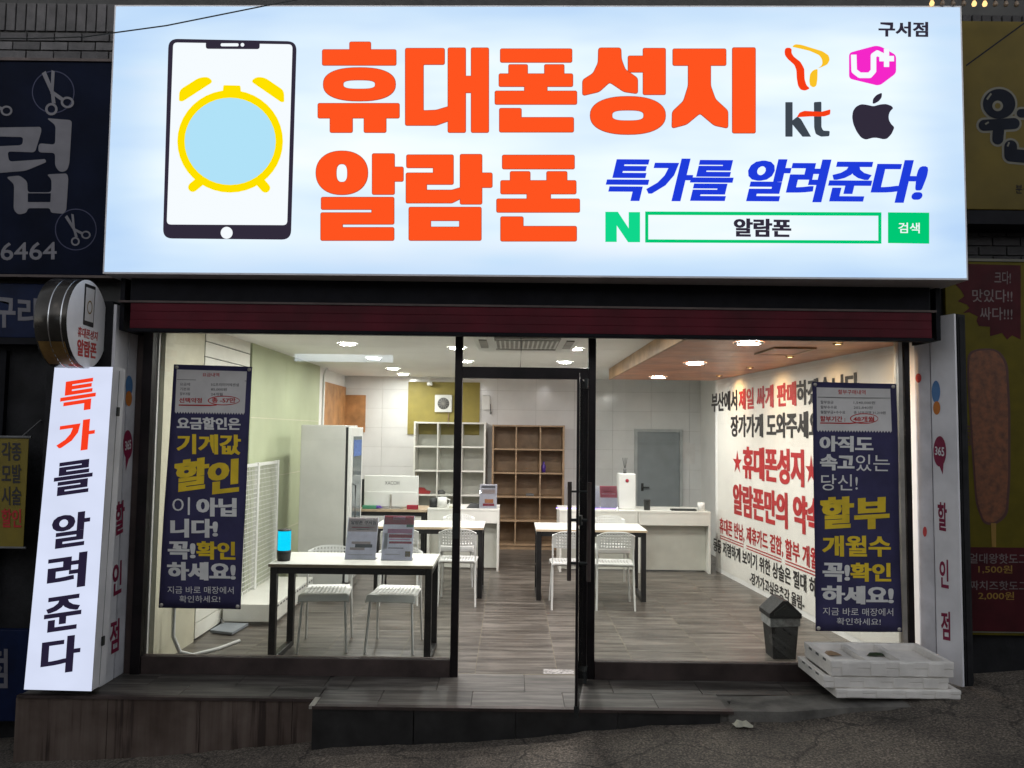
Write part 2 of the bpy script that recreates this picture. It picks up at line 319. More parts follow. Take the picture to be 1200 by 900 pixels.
def glyphs(s, off, spacing=1.0):
    key = (s, off, spacing)
    if key in TXT: return TXT[key]
    c = bpy.data.curves.new('txt', 'FONT'); c.body = s; c.size = 1; c.offset = off; c.resolution_u = 3; c.space_character = spacing
    ob = bpy.data.objects.new('txt', c); COL.objects.link(ob)
    me = bpy.data.meshes.new_from_object(ob.evaluated_get(bpy.context.evaluated_depsgraph_get()))
    vs = [(v.co.x, v.co.y) for v in me.vertices]; fs = [tuple(p.vertices) for p in me.polygons]
    bpy.data.objects.remove(ob); bpy.data.curves.remove(c); bpy.data.meshes.remove(me)
    x0 = min(v[0] for v in vs); x1 = max(v[0] for v in vs); y0 = min(v[1] for v in vs); y1 = max(v[1] for v in vs)
    TXT[key] = ([((x - x0) / (x1 - x0), (y - y0) / (y1 - y0)) for x, y in vs], fs, x1 - x0); return TXT[key]
def text(s, q, mat, parent, off=.02, dil=0, e=.002, name='lettering', n=None, disp=None):
    "q: four world points tl, tr, br, bl; n: unit normal towards the viewer; dil: extra boldness in em"
    vs, fs, w = glyphs(s, off); tl, tr, br, bl = [Vector(p) for p in q]
    if n is None: n = (tr - tl).cross(tl - bl).normalized(); n = n if n.dot(EYE - tl) > 0 else -n
    mb = MB(); d = dil / w; dh = dil * .55; sh = [(0, 0)] if not dil else [(-d, 0), (d, 0), (0, 0), (-d / 2, dh), (d / 2, -dh), (d / 2, dh), (-d / 2, -dh)]
    for k, (dx, dy) in enumerate(sh):
        mb.add([(bl * (1 - x - dx) + br * (x + dx)) * (1 - y) + (tl * (1 - x - dx) + tr * (x + dx)) * y + n * (e + .00012 * k) for x, y in vs], fs)
    if disp: mb.v = [p + disp(p) for p in mb.v]
    return part(name, mb, mat, parent)
def tpx(s, pr, x0, y0, x1, y1, mat, parent, off=.02, dil=0, e=.002, sh=0, rise=None, name='lettering'):
    "text in a pixel box; sh: italic shift of the top edge, rise: upward run of the baseline in px"
    rs = -(x1 - x0) * .0125 if rise is None else rise
    q = [(x0 + sh, y0), (x1 + sh, y0 - rs), (x1, y1 - rs), (x0, y1)]
    return text(s, [on(u, v, pr.p) for u, v in q], mat, parent, off, dil, e, name, -pr.n, pr.disp)

# ================================================================== THE GROUND
xs = [-200, -60, -20, -10, -6, -4.6] + [-4 + .1 * i for i in range(81)] + [4.6, 6, 10, 20, 60, 200]
ys = [-200, -60, -20, -6, 0, 2, 3] + [3.6 + .1 * i for i in range(18)] + [5.34, 5.45, 5.6, 8, 14, 30, 80, 200]
def gz(x, y, rough=True):
    z = -.18 + .08 * max(-9, min(9, x))
    if y > 5.32 and -3.3 < x < 3.18: z = min(z, -.07)
    elif rough and 3.5 < y < 5.4 and abs(x) < 4.1: z += random.uniform(-.006, .006) + .012 * math.sin(x * 3.1 + y * 2.3)
    return z
mb = MB(); nx = len(xs)
mb.add([(x, y, gz(x, y)) for y in ys for x in xs], [(j * nx + i, j * nx + i + 1, (j + 1) * nx + i + 1, (j + 1) * nx + i) for j in range(len(ys) - 1) for i in range(nx - 1)], True)
struct('street', mb, 'asphalt')

# ================================================================== THE SHOP ROOM (setting)
G = 5.62                                       # glass line
RW0, RW1 = Vector((3.0, 5.66, 0)), Vector((2.66, 10.0, 0))    # right wall line
LX, BY, CZ = -2.62, 12.0, 2.60
fl = struct('floor', MB().box(LX - .2, 3.2, G + .06, BY + .1, -.06, .0018), 'grout')
tile0 = None
for j in range(11):
    for i in range(10):
        x0 = -2.64 + .6 * i + .0; y0 = G + .07 + .6 * j
        x1, y1 = min(x0 + .596, 3.15), min(y0 + .596, BY)
        if x1 - x0 < .05 or y1 - y0 < .05: continue
        part('floor_tile', MB().box(x0, x1, y0, y1, -.004, .003 + random.uniform(0, .0008)), 'floor', fl)
ce = struct('ceiling', MB().box(LX - .3, 3.3, G + .05, BY + .1, CZ, CZ + .1), 'ceil')
bw = struct('wall_back', MB().box(LX - .3, 3.3, BY + .012, BY + .15, -.05, CZ + .05), 'tgrout')
for j in range(9):
    for i in range(10):
        x0 = -2.62 + .6 * i; z0 = .3 * j
        x1 = min(x0 + .597, 3.0); z1 = min(z0 + .297, CZ)
        if x1 - x0 > .04 and z1 - z0 > .02: part('wall_tile', MB().box(x0, x1, BY, BY + .014, z0, z1), 'tile', bw)
lw = struct('wall_left', MB().box(LX - .15, LX, G + .05, BY, -.05, CZ + .02), 'wallw')
part('cream_panel', MB().box(LX - .01, LX + .035, G + .08, 6.42, 0, CZ), 'cream', lw)
sp = part('slatwall', MB().box(LX - .01, LX + .02, 6.43, 7.55, 0, CZ), 'gasket', lw)
for k in range(20):
    z0 = .02 + k * .13; part('slat', MB().box(LX + .015, LX + .036, 6.44, 7.54, z0, min(z0 + .121, CZ)), 'slat', lw)
part('green_panel', MB().box(LX - .01, LX + .05, 7.56, 10.25, 0, CZ), 'green', lw)
for k in range(1, 4): part('panel_joint', MB().box(LX + .05, LX + .0535, 7.56, 10.25, .62 * k, .62 * k + .008), 'cream', lw)
part('plywood_panel', MB().box(LX + .002, LX + .03, 10.6, BY - .02, 1.72, 2.42), 'oranwood', lw)
part('plywood_panel', MB().box(LX + .03, -2.28, BY - .03, BY - .002, 1.72, 2.30), 'oranwood', bw)
part('olive_board', MB().box(-1.62, -.5, BY - .02, BY - .001, 1.7, 2.52), 'olive', bw)
# right wall: slightly splayed partition, then a step back
d = (RW1 - RW0).normalized(); nrm = Vector((d.y, -d.x, 0))
a = [RW0 + Vector((0, 0, -.05)), RW1 + Vector((0, 0, -.05)), RW1 + Vector((0, 0, CZ + .02)), RW0 + Vector((0, 0, CZ + .02))]
rw = struct('wall_right', MB().hexa(a, [p + nrm * .12 for p in a]).box(2.95, 3.1, 10.02, BY + .01, -.05, CZ + .02).box(2.66, 3.1, 10.0, 10.04, -.05, CZ + .015), 'wallw')
WR = Pr((tuple(RW0), tuple(nrm)))
# wood soffit along the right wall
so = tag(link_mesh('soffit', MB().add(
    [(1.3, G + .08, 2.46), (2.98, G + .08, 2.46), (2.64, 10.05, 2.46), (1.3, 10.05, 2.46), (1.3, G + .08, CZ - .002), (2.98, G + .08, CZ - .002), (2.64, 10.05, CZ - .002), (1.3, 10.05, CZ - .002)],
    [(0, 1, 2, 3), (4, 5, 6, 7), (0, 1, 5, 4), (1, 2, 6, 5), (2, 3, 7, 6), (3, 0, 4, 7)]), 'soffit'), kind='structure')
part('fascia_board', MB().box(1.27, 1.298, G + .08, 10.05, 2.455, CZ - .004), 'fascia', so)
hp = part('ceiling_hatch', MB().box(2.12, 2.42, 6.15, 6.62, 2.45, 2.464), 'soffit', so)
part('hatch_frame', MB().box(2.10, 2.44, 6.13, 6.15, 2.446, 2.463).box(2.10, 2.44, 6.62, 6.64, 2.446, 2.463).box(2.1, 2.12, 6.15, 6.62, 2.446, 2.463).box(2.42, 2.44, 6.15, 6.62, 2.446, 2.463), 'walnut', hp)

# ================================================================== BUILDING SHELL, PIERS, PORCH
bld = thing('building', 'dark brick building housing the lit phone shop and its neighbours', 'building', (0, 5.7, 0))
part('upper_wall', MB().box(-7, 7, 5.56, 5.9, 2.52, 7.5), 'mortar', bld)
part('side_wall', MB().box(-7, -3.22, 5.62, 5.9, -1, 2.52), 'darkwall', bld)
part('side_wall', MB().box(3.16, 7, 5.56, 5.9, -1, 2.52), 'darkwall', bld)
part('roof', MB().box(-7, 7, 5.9, 13, 2.9, 3.1), 'darkwall', bld)
part('rear_wall', MB().box(-7, 7, 12.3, 12.5, -1, 3), 'darkwall', bld)
part('end_wall', MB().box(-3.1, -2.9, 5.7, 12.3, -1, 2.9), 'darkwall', bld)
part('end_wall', MB().box(3.3, 3.45, 5.9, 12.3, -1, 2.9), 'darkwall', bld)
def bricks(x0, x1, z0, n, bh, bwid, mat, Y=5.54, off=0):
    me = None
    for r in range(n):
        z = z0 + r * (bh + .012); x = x0 - (bwid / 2 if (r + off) % 2 else 0)
        while x < x1:
            a, b = max(x, x0), min(x + bwid - .012, x1)
            if b - a > .03: part('brick', MB().box(a, b, Y + random.uniform(0, .004), 5.565, z, z + bh), mat, bld)
            x += bwid
bricks(-4.25, -2.45, 4.335, 5, .058, .205, 'brick')
x = -4.25
while x < 4.3:
    part('brick', MB().box(x, x + .063, 5.54 + random.uniform(0, .004), 5.565, 4.69, 4.9), 'brick' if x < -2 else 'brickdark', bld); x += .075
bricks(3.1, 4.2, 3.02, 4, .058, .205, 'brickdark')
ob_ = thing('opposite_building', 'dark unlit building across the street from the phone shop', 'building', (0, -5, -.5))
part('wall', MB().box(-14, 14, -9, -5, -2, 4.7), 'oppwall', ob_)
part('cornice', MB().box(-14.1, 14.1, -9, -4.85, 4.7, 4.9), 'mortar', ob_)
for k in range(7):
    w_ = part('window', MB().box(-12 + 3.6 * k, -10.4 + 3.6 * k, -5.03, -4.98, 1.6, 3.2), 'gasket', ob_)
    part('sill', MB().box(-12.1 + 3.6 * k, -10.3 + 3.6 * k, -5.0, -4.88, 1.52, 1.59), 'mortar', w_)
ss = thing('lit_sign_strip', 'slim lit sign strip across the street mirrored in the left window pane', 'sign', (-3.56, -4.95, 3.18))
part('lit_face', MB().box(-4.6, -2.52, -4.925, -4.92, 3.19, 3.35), 'stripglow', ss); part('casing', MB().box(-4.62, -2.5, -4.999, -4.926, 3.17, 3.37), 'shdark', ss)
# piers with white panels facing into the recess
lp = part('pier', MB().box(-3.2, -2.765, 5.27, 5.62, -.5, 2.62), 'darkwall', bld)
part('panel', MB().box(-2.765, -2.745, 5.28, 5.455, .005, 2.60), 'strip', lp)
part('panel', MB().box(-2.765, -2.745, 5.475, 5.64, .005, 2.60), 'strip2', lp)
A0, A1 = Vector((3.115, 5.36, 0)), Vector((2.975, 5.66, 0)); dd = A1 - A0; nn_ = Vector((-dd.y, dd.x, 0)).normalized()
def slab(a, b, z0, z1, t, n): 
    q = [a + Vector((0, 0, z0)), b + Vector((0, 0, z0)), b + Vector((0, 0, z1)), a + Vector((0, 0, z1))]; return MB().hexa(q, [p + n * t for p in q])
rp = part('pier', slab(A0 + Vector((.012, 0, 0)), A1 + Vector((.012, 0, 0)), -.2, 2.62, -.08, nn_).box(3.14, 3.17, 5.36, 5.57, -.2, 2.6), 'darkwall', bld)
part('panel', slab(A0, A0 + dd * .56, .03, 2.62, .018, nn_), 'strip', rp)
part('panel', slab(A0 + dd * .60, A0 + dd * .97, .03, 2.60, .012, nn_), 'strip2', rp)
PL = Pr(((-2.745, 0, 0), (-1, 0, 0))); PRr = Pr((tuple(A0 + nn_ * .018), tuple(-nn_)))
for ch, y in (('할', 589), ('인', 660), ('점', 728)): 
    q = [(135.5 - (y - 589) * .045, y), (146 - (y - 589) * .045, y - 4), (145 - (y - 589) * .045, y + 34), (134 - (y - 589) * .045, y + 40)]
    text(ch, [on(u, v, PL.p) for u, v in q], 'wine', lp, .022, .008, .002)
shape('round_badge', PL, [ell(149.5, 521, 5.5, 17, 24), [(147, 534), (151, 536), (147, 552)]], 'wine', lp)
text('365', [on(u, v, PL.p) for u, v in [(146, 517), (153, 515), (153, 526), (146, 528)]], 'strip', lp, .02, 0, .004)
shape('badge', PL, [ell(151, 452, 4.2, 12, 20), ], 'skyblue', lp); shape('badge', PL, [ell(150.5, 467, 3.8, 9, 20)], 'orangepaint', lp, .003)
PL2 = PL
shape('badge', PL, [ell(165.5, 440, 3.2, 8, 16), [(164, 448), (166.5, 448), (165, 462)]], 'redpaint', lp)
shape('badge', PL, [ell(161, 620, 2.2, 9, 16)], 'redpaint', lp)
for y in (505, 512, 519): shape('badge', PL, [rr(162, y, 164.5, y + 3, .5)], 'redpaint', lp)
for ch, y in (('할', 588), ('인', 655), ('점', 716)):
    k = (y - 588) * .03; q = [(1099 + k, y), (1109.5 + k, y + 1), (1110 + k, y + 35), (1099.5 + k, y + 33)]
    text(ch, [on(u, v, PRr.p) for u, v in q], 'wine', rp, .022, .008, .002)
shape('round_badge', PRr, [ell(1101.5, 529, 7.5, 18, 24), [(1101, 546), (1106, 542), (1105, 556)]], 'wine', rp)
text('365', [on(u, v, PRr.p) for u, v in [(1096, 523), (1107, 524), (1107, 535), (1096, 533)]], 'strip', rp, .02, 0, .004)
shape('badge', PRr, [ell(1097, 459, 5, 13, 20)], 'skyblue', rp); shape('badge', PRr, [ell(1098, 478, 4.2, 8, 20)], 'orangepaint', rp, .003)
PR3 = Pr((tuple(A0 + nn_ * .012), tuple(-nn_)))
shape('badge', PR3, [ell(1076.5, 443, 3.5, 5.5, 18)], 'redpaint', rp); shape('badge', PR3, [ell(1084, 623, 2.4, 6, 18)], 'redpaint', rp)
# porch
pc = struct('porch', MB().box(-3.2, -1.24, 5.135, G + .07, -.7, -.008).box(-1.24, 1.45, 5.01, G + .07, -.6, -.0085).box(1.45, 3.14, 5.21, G + .07, -.5, -.009), 'concrete')
def row(x0, x1, y0, y1, w, mat='porchfloor', st=0):
    x = x0 - st
    while x < x1 - .02:
        a, b = max(x, x0), min(x + w - .004, x1)
        if b - a > .02: part('porch_tile', MB().box(a, b, y0, y1, -.008, .002 + random.uniform(-.001, .001)), mat, pc)
        x += w
row(-2.76, -1.245, 5.14, 5.36, .6); row(-2.76, -1.24, 5.364, G + .06, .6, st=.3)
row(-1.235, 1.40, 5.02, 5.30, .6, st=.2); row(-1.235, 2.25, 5.304, G + .06, .6, st=.45)
for k, x in enumerate([-3.2, -2.6, -2.0, -1.4]):
    part('riser_tile', MB().box(x, min(x + .596, -1.243), 5.118, 5.136, -.75, -.012), 'rise', pc)
for x in [-1.24, -.6, .05, .7]:
    part('riser_tile', MB().box(x, min(x + .646, 1.44), 4.992, 5.012, -.6, -.014), 'risedark', pc)
part('edge_trim', MB().box(-3.19, -1.25, 5.105, 5.142, -.012, .006), 'railm', pc)
part('edge_trim', MB().box(-1.24, 1.43, 4.978, 5.022, -.014, .005), 'railm', pc)
part('edge_trim', MB().box(-1.26, -1.225, 4.98, 5.14, -.013, .007), 'silver', pc)
# rough concrete ledge on the right that runs out into the rising street
pts = [(1.40, 5.0), (1.75, 4.97), (2.2, 5.02), (2.7, 5.0), (3.15, 5.05), (3.15, 5.36), (2.9, 5.56), (2.25, 5.56), (2.25, 5.27), (1.5, 5.27)]
mbl = MB(); n = len(pts)
def zl(x): return .0 + max(0, (x - 1.5)) * .035
mbl.add([(x, y, zl(x)) for x, y in pts] + [(x, y - .03 if y < 5.2 else y, -.35) for x, y in pts], [tuple(range(n))] + [(i, (i + 1) % n, (i + 1) % n + n, i + n) for i in range(n)])
part('concrete_ledge', mbl, 'concrete', pc)
part('threshold_sticker', MB().poly([onZ(u, v, .0045) for u, v in ((637, 784), (672, 785), (673, 790), (637, 789.5))]), 'sticker', pc)

# ================================================================== MAIN SIGN
SP = Pr(((0, 5.05, 0), (.023, 1, 0)))
c4 = [SP.pt(u, v, 0) for u, v in ((134, 5.5), (1127, 6.5), (1135, 328), (120, 320.5))]
sign = thing('sign_board', 'wide backlit white shop sign with big orange lettering above the shutter', 'sign', (0, 5.2, c4[2].z))
bk = Vector((0, .34, 0)); fwd = Vector((0, -.012, 0))
part('casing', MB().hexa([p + Vector((0, .004, 0)) for p in c4], [p + bk for p in c4]), 'casing', sign)
ins = [c4[0] + Vector((.012, 0, -.012)), c4[1] + Vector((-.012, 0, -.012)), c4[2] + Vector((-.012, 0, .012)), c4[3] + Vector((.012, 0, .012))]
part('lit_face', MB().hexa([p - SP.n * .0 for p in ins], [p + Vector((0, .003, 0)) for p in ins]), 'face', sign)
for x in (-1.7, -.1, 1.5): part('bracket', MB().box(x, x + .05, 5.35, 5.56, 3.1, 3.16), 'shdark', sign)
def crop(bx, by, s): return lambda x, y: (bx + x / s, by + y / s)
def mk(fn, x0, y0, x1, y1, r=1.6): a = fn(x0, y0); b = fn(x1, y1); return rr(a[0], a[1], b[0], b[1], r)
def mp(fn, pts): return [fn(*p) for p in pts]
def me_(fn, cx, cy, rx, ry, s, p=2.0): a = fn(cx, cy); return ell(a[0], a[1], rx / s, ry / s, 44, p)
A = crop(365, 40, 4.444); B = crop(630, 40, 4.444); Cc = crop(365, 170, 3.582)
def grow(pts, d):
    n = len(pts); A2 = sum(pts[i][0] * pts[(i + 1) % n][1] - pts[(i + 1) % n][0] * pts[i][1] for i in range(n)); sg = 1 if A2 > 0 else -1; out = []
    for i in range(n):
        a, b, c = Vector(pts[i - 1]), Vector(pts[i]), Vector(pts[(i + 1) % n]); e1 = (b - a); e2 = (c - b)
        e1 = e1.normalized() if e1.length > 1e-6 else e2.normalized(); e2 = e2.normalized() if e2.length > 1e-6 else e1
        m_ = (Vector((e1.y, -e1.x)) + Vector((e2.y, -e2.x))); m_ = m_.normalized() if m_.length > 1e-6 else Vector((0, 0)); out.append(tuple(b + m_ * d * sg))
    return out
def letter(polys, rings=(), mat='orange'):
    shape('letter_edge', SP, [grow(p, .75) for p in polys], 'oredge', sign, .001, [(grow(o_, .75), grow(i_, -.6)) for o_, i_ in rings])
    return shape('letter', SP, polys, mat, sign, .003, rings)
letter([mk(A, 200, 42, 308, 95), mk(A, 58, 82, 440, 162), mk(A, 35, 362, 457, 437), mk(A, 98, 425, 213, 512), mk(A, 275, 425, 388, 512)],
       [(me_(A, 250, 262, 187, 86, 4.444, 2.4), me_(A, 249, 263, 84, 24, 4.444, 3))])
letter([rpoly(mp(A, [(490, 75), (692, 75), (692, 158), (582, 158), (582, 400), (650, 397), (714, 378), (714, 452), (650, 475), (490, 475)]), 2),
        mk(A, 712, 73, 802, 512), rr(*A(795, 220), *A(840, 305), .1), mk(A, 833, 73, 922, 512)])
letter([rr(586.6, 57.5, 670, 73, 1.6), rr(596.3, 76, 618, 90), rr(638.3, 76, 660.8, 90), rr(585, 86.8, 671, 101.4, 1.6), rr(614.8, 99, 641, 110, .1), rr(580.3, 107, 675.7, 122.3, 1.6), rr(585.5, 127.3, 610.7, 154.8, 1.6), rr(585.5, 138, 672, 154.8, 1.6)])
letter([rpoly(mp(B, [(318, 73), (433, 73), (435, 130), (455, 185), (520, 230), (520, 310), (450, 300), (375, 250), (320, 300), (235, 320), (235, 240), (290, 205), (316, 150)]), 3),
        mk(B, 472, 115, 565, 198), mk(B, 550, 75, 665, 315)], [(me_(B, 470, 424, 195, 98, 4.444, 2.3), me_(B, 470, 424, 83, 28, 4.444, 3))])
letter([mk(B, 705, 78, 980, 163), rpoly(mp(B, [(785, 155), (900, 155), (900, 270), (925, 340), (990, 400), (990, 490), (920, 475), (845, 412), (775, 470), (700, 490), (702, 405), (760, 350), (785, 270)]), 3), mk(B, 1015, 72, 1133, 515)])
letter([mk(Cc, 256, 37, 348, 207), mk(Cc, 335, 93, 385, 152), mk(Cc, 42, 220, 346, 270), mk(Cc, 254, 222, 346, 332), mk(Cc, 40, 285, 346, 332), mk(Cc, 40, 285, 130, 400), mk(Cc, 40, 347, 346, 400)],
       [(me_(Cc, 128, 117, 108, 91, 3.582, 2.2), me_(Cc, 128, 118, 24, 39, 3.582, 2.6))])
letter([mk(Cc, 400, 42, 595, 95), mk(Cc, 512, 42, 595, 165), mk(Cc, 398, 118, 595, 165), mk(Cc, 398, 118, 483, 243), rpoly(mp(Cc, [(398, 190), (590, 190), (630, 178), (632, 222), (590, 243), (398, 243)]), 1.5),
        mk(Cc, 625, 40, 715, 248), mk(Cc, 705, 118, 758, 178), mk(Cc, 410, 262, 712, 317), mk(Cc, 410, 345, 712, 400), mk(Cc, 410, 262, 500, 400), mk(Cc, 622, 262, 712, 400)])
letter([mk(Cc, 802, 43, 1103, 100), mk(Cc, 835, 112, 917, 165), mk(Cc, 988, 112, 1072, 165), mk(Cc, 795, 150, 1110, 205), rr(*Cc(905, 198), *Cc(1003, 235), .1), mk(Cc, 778, 227, 1125, 282), mk(Cc, 795, 302, 888, 403), mk(Cc, 795, 342, 1112, 403)])
# phone picture with a plain alarm clock
ph = shape('phone_picture', SP, [rpoly([(197.6, 45.5), (347.8, 48.6), (341, 281), (191, 279.5)], 11, 6)], 'inkp', sign, .0015)
shape('phone_screen', SP, [rpoly([(203.2, 50), (343, 52.2), (336.7, 264), (195.6, 263.2)], 5)], 'whitep', ph, .003)
shape('notch', SP, [rpoly([(241.5, 49), (304.7, 49), (304.5, 58), (241.5, 57.6)], 3)], 'inkp', ph, .0045)
shape('speaker_slot', SP, [rr(259, 51.2, 280, 54.8, 1.5), ell(284.5, 53, 2.2, 2.2, 16)], 'whitep', ph, .006)
shape('home_button', SP, [ell(265.9, 273, 7, 7)], 'whitep', ph, .0045)
F = crop(180, 35, 3.528)
shape('clock_dial', SP, [ell(270.1, 166, 55, 53)], 'dial', ph, .0045)
shape('clock_rim', SP, [rpoly(mp(F, [(290, 230), (360, 232), (364, 275), (286, 275)]), 1.5)], 'yellowp', ph, .0058, [(ell(270.1, 166, 61.8, 60), ell(270.1, 166, 53.3, 51))])
shape('clock_bell', SP, [rpoly(mp(F, [(106, 296), (108, 250), (190, 198), (228, 196), (247, 216), (122, 297)]), 5)], 'yellowp', ph, .0048)
shape('clock_bell', SP, [rpoly(mp(F, [(403, 214), (425, 196), (460, 198), (540, 252), (541, 300), (528, 300)]), 5)], 'yellowp', ph, .0048)
for x0, x1 in (((205, 618), (164, 652)), ((432, 618), (464, 655))):
    a, b = F(*x0), F(*x1); shape('clock_foot', SP, stroke([a, b, (b[0] + .01, b[1])], 11), 'yellowp', ph, .0072)
# slogan, search bar, branch name
tpx('특가를 알려준다!', SP, 707, 185.5, 1077, 235.5, 'bluep', sign, .025, .033, .003, sh=12, rise=-2.5)
D3 = crop(700, 175, 3)
shape('search_letter', SP, [mp(D3, [(28, 220), (72, 220), (110, 278), (110, 221), (150, 221), (150, 327), (108, 327), (68, 268), (68, 326), (28, 326)])], 'green2', sign, .003)
shape('search_frame', SP, [], 'greenp', sign, .003, [(mp(D3, [(168, 219), (998, 222), (998, 332), (168, 328)]), mp(D3, [(179, 231), (987, 234), (987, 321), (179, 317)]))])
shape('search_button', SP, [mp(D3, [(1021, 222), (1166, 223), (1166, 332), (1021, 330)])], 'greenp', sign, .003)
tpx('검색', SP, *D3(1057, 258), *D3(1132, 295), 'whitep', sign, .012, 0, .005)
tpx('알람폰', SP, *D3(480, 243), *D3(680, 307), 'inkp', sign, .03, .02, .003)
E5 = crop(905, 15, 5.625)
tpx('구서점', SP, *E5(700, 58), *E5(1025, 158), 'inkp', sign, .028, .012, .003)
# carrier and maker marks
shape('carrier_mark', SP, [rpoly(mp(E5, [(80, 255), (85, 235), (105, 230), (128, 238), (125, 265), (140, 290), (185, 325), (210, 370), (212, 440), (225, 480), (248, 500), (215, 515), (185, 508), (168, 480), (160, 430), (158, 380), (145, 345), (100, 305), (82, 280)]), 2)], 'redp', sign, .003)
shape('carrier_mark', SP, [rpoly(mp(E5, [(128, 225), (150, 208), (190, 212), (330, 255), (370, 282), (378, 312), (362, 342), (328, 358), (298, 368), (322, 352), (330, 335), (326, 305), (308, 280), (245, 252)]), 2),
                           rpoly(mp(E5, [(298, 370), (296, 440), (290, 482), (270, 494), (248, 482), (243, 450), (248, 405), (268, 380)]), 2)], 'ambp', sign, .003)
um = shape('carrier_mark', SP, [rpoly(mp(E5, [(505, 265), (680, 218), (715, 224), (815, 280), (815, 400), (715, 475), (690, 480), (505, 435)]), 4)], 'magp', sign, .003)
shape('carrier_letter', SP, stroke(mp(E5, [(535, 278), (538, 385), (575, 414), (640, 414), (665, 385), (665, 285), (690, 268), (735, 290)]), 6.6) + [rr(*E5(733, 240), *E5(768, 360), .4), rr(*E5(703, 287), *E5(800, 323), .4)], 'whitep', um, .0045)
km = shape('carrier_mark', SP, [rr(*E5(85, 590), *E5(133, 818), .6), mp(E5, [(130, 712), (165, 685), (188, 702), (255, 818), (198, 818), (130, 735)]),
                                rpoly(mp(E5, [(273, 590), (323, 587), (323, 755), (335, 778), (378, 780), (375, 815), (320, 818), (285, 800), (275, 760)]), 1.5)], 'greyp', sign, .003)
shape('ribbon', SP, [rpoly(mp(E5, [(160, 690), (178, 660), (210, 648), (320, 655), (382, 638), (380, 672), (340, 685), (250, 685)]), 1.5)], 'redp', km, .0048)
shape('maker_mark', SP, [rpoly(mp(E5, [(525, 690), (530, 650), (550, 620), (585, 603), (625, 608), (665, 618), (710, 605), (750, 602), (785, 615), (797, 630), (775, 650), (765, 680), (768, 710), (785, 738), (805, 755), (785, 800), (755, 832), (730, 835), (690, 825), (660, 825), (615, 838), (585, 825), (555, 785), (533, 735)]), 2.5),
                         rpoly(mp(E5, [(660, 600), (662, 570), (685, 543), (722, 527), (720, 560), (700, 585), (672, 600)]), 2)], 'inkp', sign, .003)

# ================================================================== ROLLER SHUTTER
sh = thing('roller_shutter', 'dark red roller shutter rolled up under the lit sign', 'shutter', (0, 5.3, 2.42))
xl = onY(147, 385, 5.24).x; xr = onY(1097, 397, 5.24).x
part('housing', MB().cbox(xl + .01, xr - .02, 5.26, 5.61, 2.60, 2.80, .01), 'shdark', sh)
for k in range(3): part('shutter_slat', MB().cbox(xl + .03, xr - .03, 5.235 + .0015 * (k % 2), 5.27, 2.431 + k * .0592, 2.431 + k * .0592 + .0588, .0025), 'shred', sh)
part('bottom_bar', MB().cbox(xl + .02, xr - .02, 5.225, 5.285, 2.405, 2.43, .005), 'shdark', sh)
part('top_lip', MB().box(xl - .05, xr, 5.225, 5.262, 2.608, 2.622), 'railm', sh)
for s_, x_ in ((1, xl - .06), (-1, xr + .02)): part('end_bracket', MB().box(x_, x_ + .03, 5.27, 5.6, 2.42, 2.80), 'shdark', sh)

# ================================================================== STOREFRONT FRAME AND GLASS
sf = thing('storefront_frame', 'dark metal shopfront frame with large glass panes on the tiled porch', 'storefront', (0, G, 0))
def vbar(x, w, z0, z1, y0=G - .03, y1=G + .03, mat='frame', nm='mullion'): return part(nm, MB().cbox(x - w / 2, x + w / 2, y0, y1, z0, z1, .003), mat, sf)
XM0, XM1 = -.39, .585
vbar(XM0, .055, 0, 2.52); vbar(XM1, .055, 0, 2.52); vbar(-2.655, .07, 0, 2.52, G - .05, G + .04); vbar(-2.72, .045, 0, 2.52, G - .03, G + .03, 'railm')
vbar(2.885, .04, 0, 2.52); vbar(2.835, .03, 0, 2.52, G - .035, G + .035, 'silver', 'edge_strip')
part('bottom_rail', MB().cbox(-2.62, XM0 - .0285, G - .035, G + .035, 0, .125, .004), 'railm', sf)
part('bottom_rail', MB().cbox(XM1 + .0285, 2.865, G - .035, G + .035, 0, .125, .004), 'railm', sf)
part('transom', MB().cbox(XM0 + .0285, XM1 - .0285, G - .03, G + .03, 2.142, 2.225, .003), 'frame', sf)
part('top_rail', MB().box(-2.75, 2.92, G - .028, G + .028, 2.522, 2.60), 'frame', sf)
for x0, x1, z0, z1 in ((-2.62, XM0 - .027, .125, 2.522), (XM1 + .027, 2.82, .125, 2.522), (XM0 + .027, XM1 - .027, 2.225, 2.522)):
    part('glass_pane', MB().box(x0, x1, G - .005, G + .005, z0, z1), 'glass', sf)
part('lock', MB().cbox(XM0 - .02, XM0 + .02, G - .036, G - .029, .98, 1.16, .002), 'gasket', sf)
part('hanging_wire', MB().tube([(.06, G - .0, 2.5), (.065, G + .02, 2.38), (.06, G + .01, 2.23)], .003, 6), 'gasket', sf)
# open door leaf
H0, H1 = Vector((.548, G - .04, 0)), Vector((.412, 4.76, 0)); dv_ = (H1 - H0).normalized(); dn = Vector((-dv_.y, dv_.x, 0))
gd = thing('glass_door', 'glass shop door with long bar handles standing open onto the porch', 'door', tuple(H0))
def dslab(t0, t1, z0, z1, w):
    a = H0 + (H1 - H0) * t0 - dn * w / 2; b = H0 + (H1 - H0) * t1 - dn * w / 2
    return slab(a, b, z0, z1, w, dn)
part('glass_pane', dslab(.02, .975, .07, 2.10, .010), 'doorglass', gd)
part('edge_profile', dslab(.972, 1.0, .05, 2.125, .016), 'frame', gd)
part('edge_profile', dslab(.0, .022, .05, 2.125, .016), 'frame', gd)
part('patch_fitting', dslab(.86, 1.003, .03, .10, .026), 'gasket', gd); part('patch_fitting', dslab(.0, .16, .015, .10, .026), 'gasket', gd); part('patch_fitting', dslab(.0, .16, 2.07, 2.14, .026), 'gasket', gd)
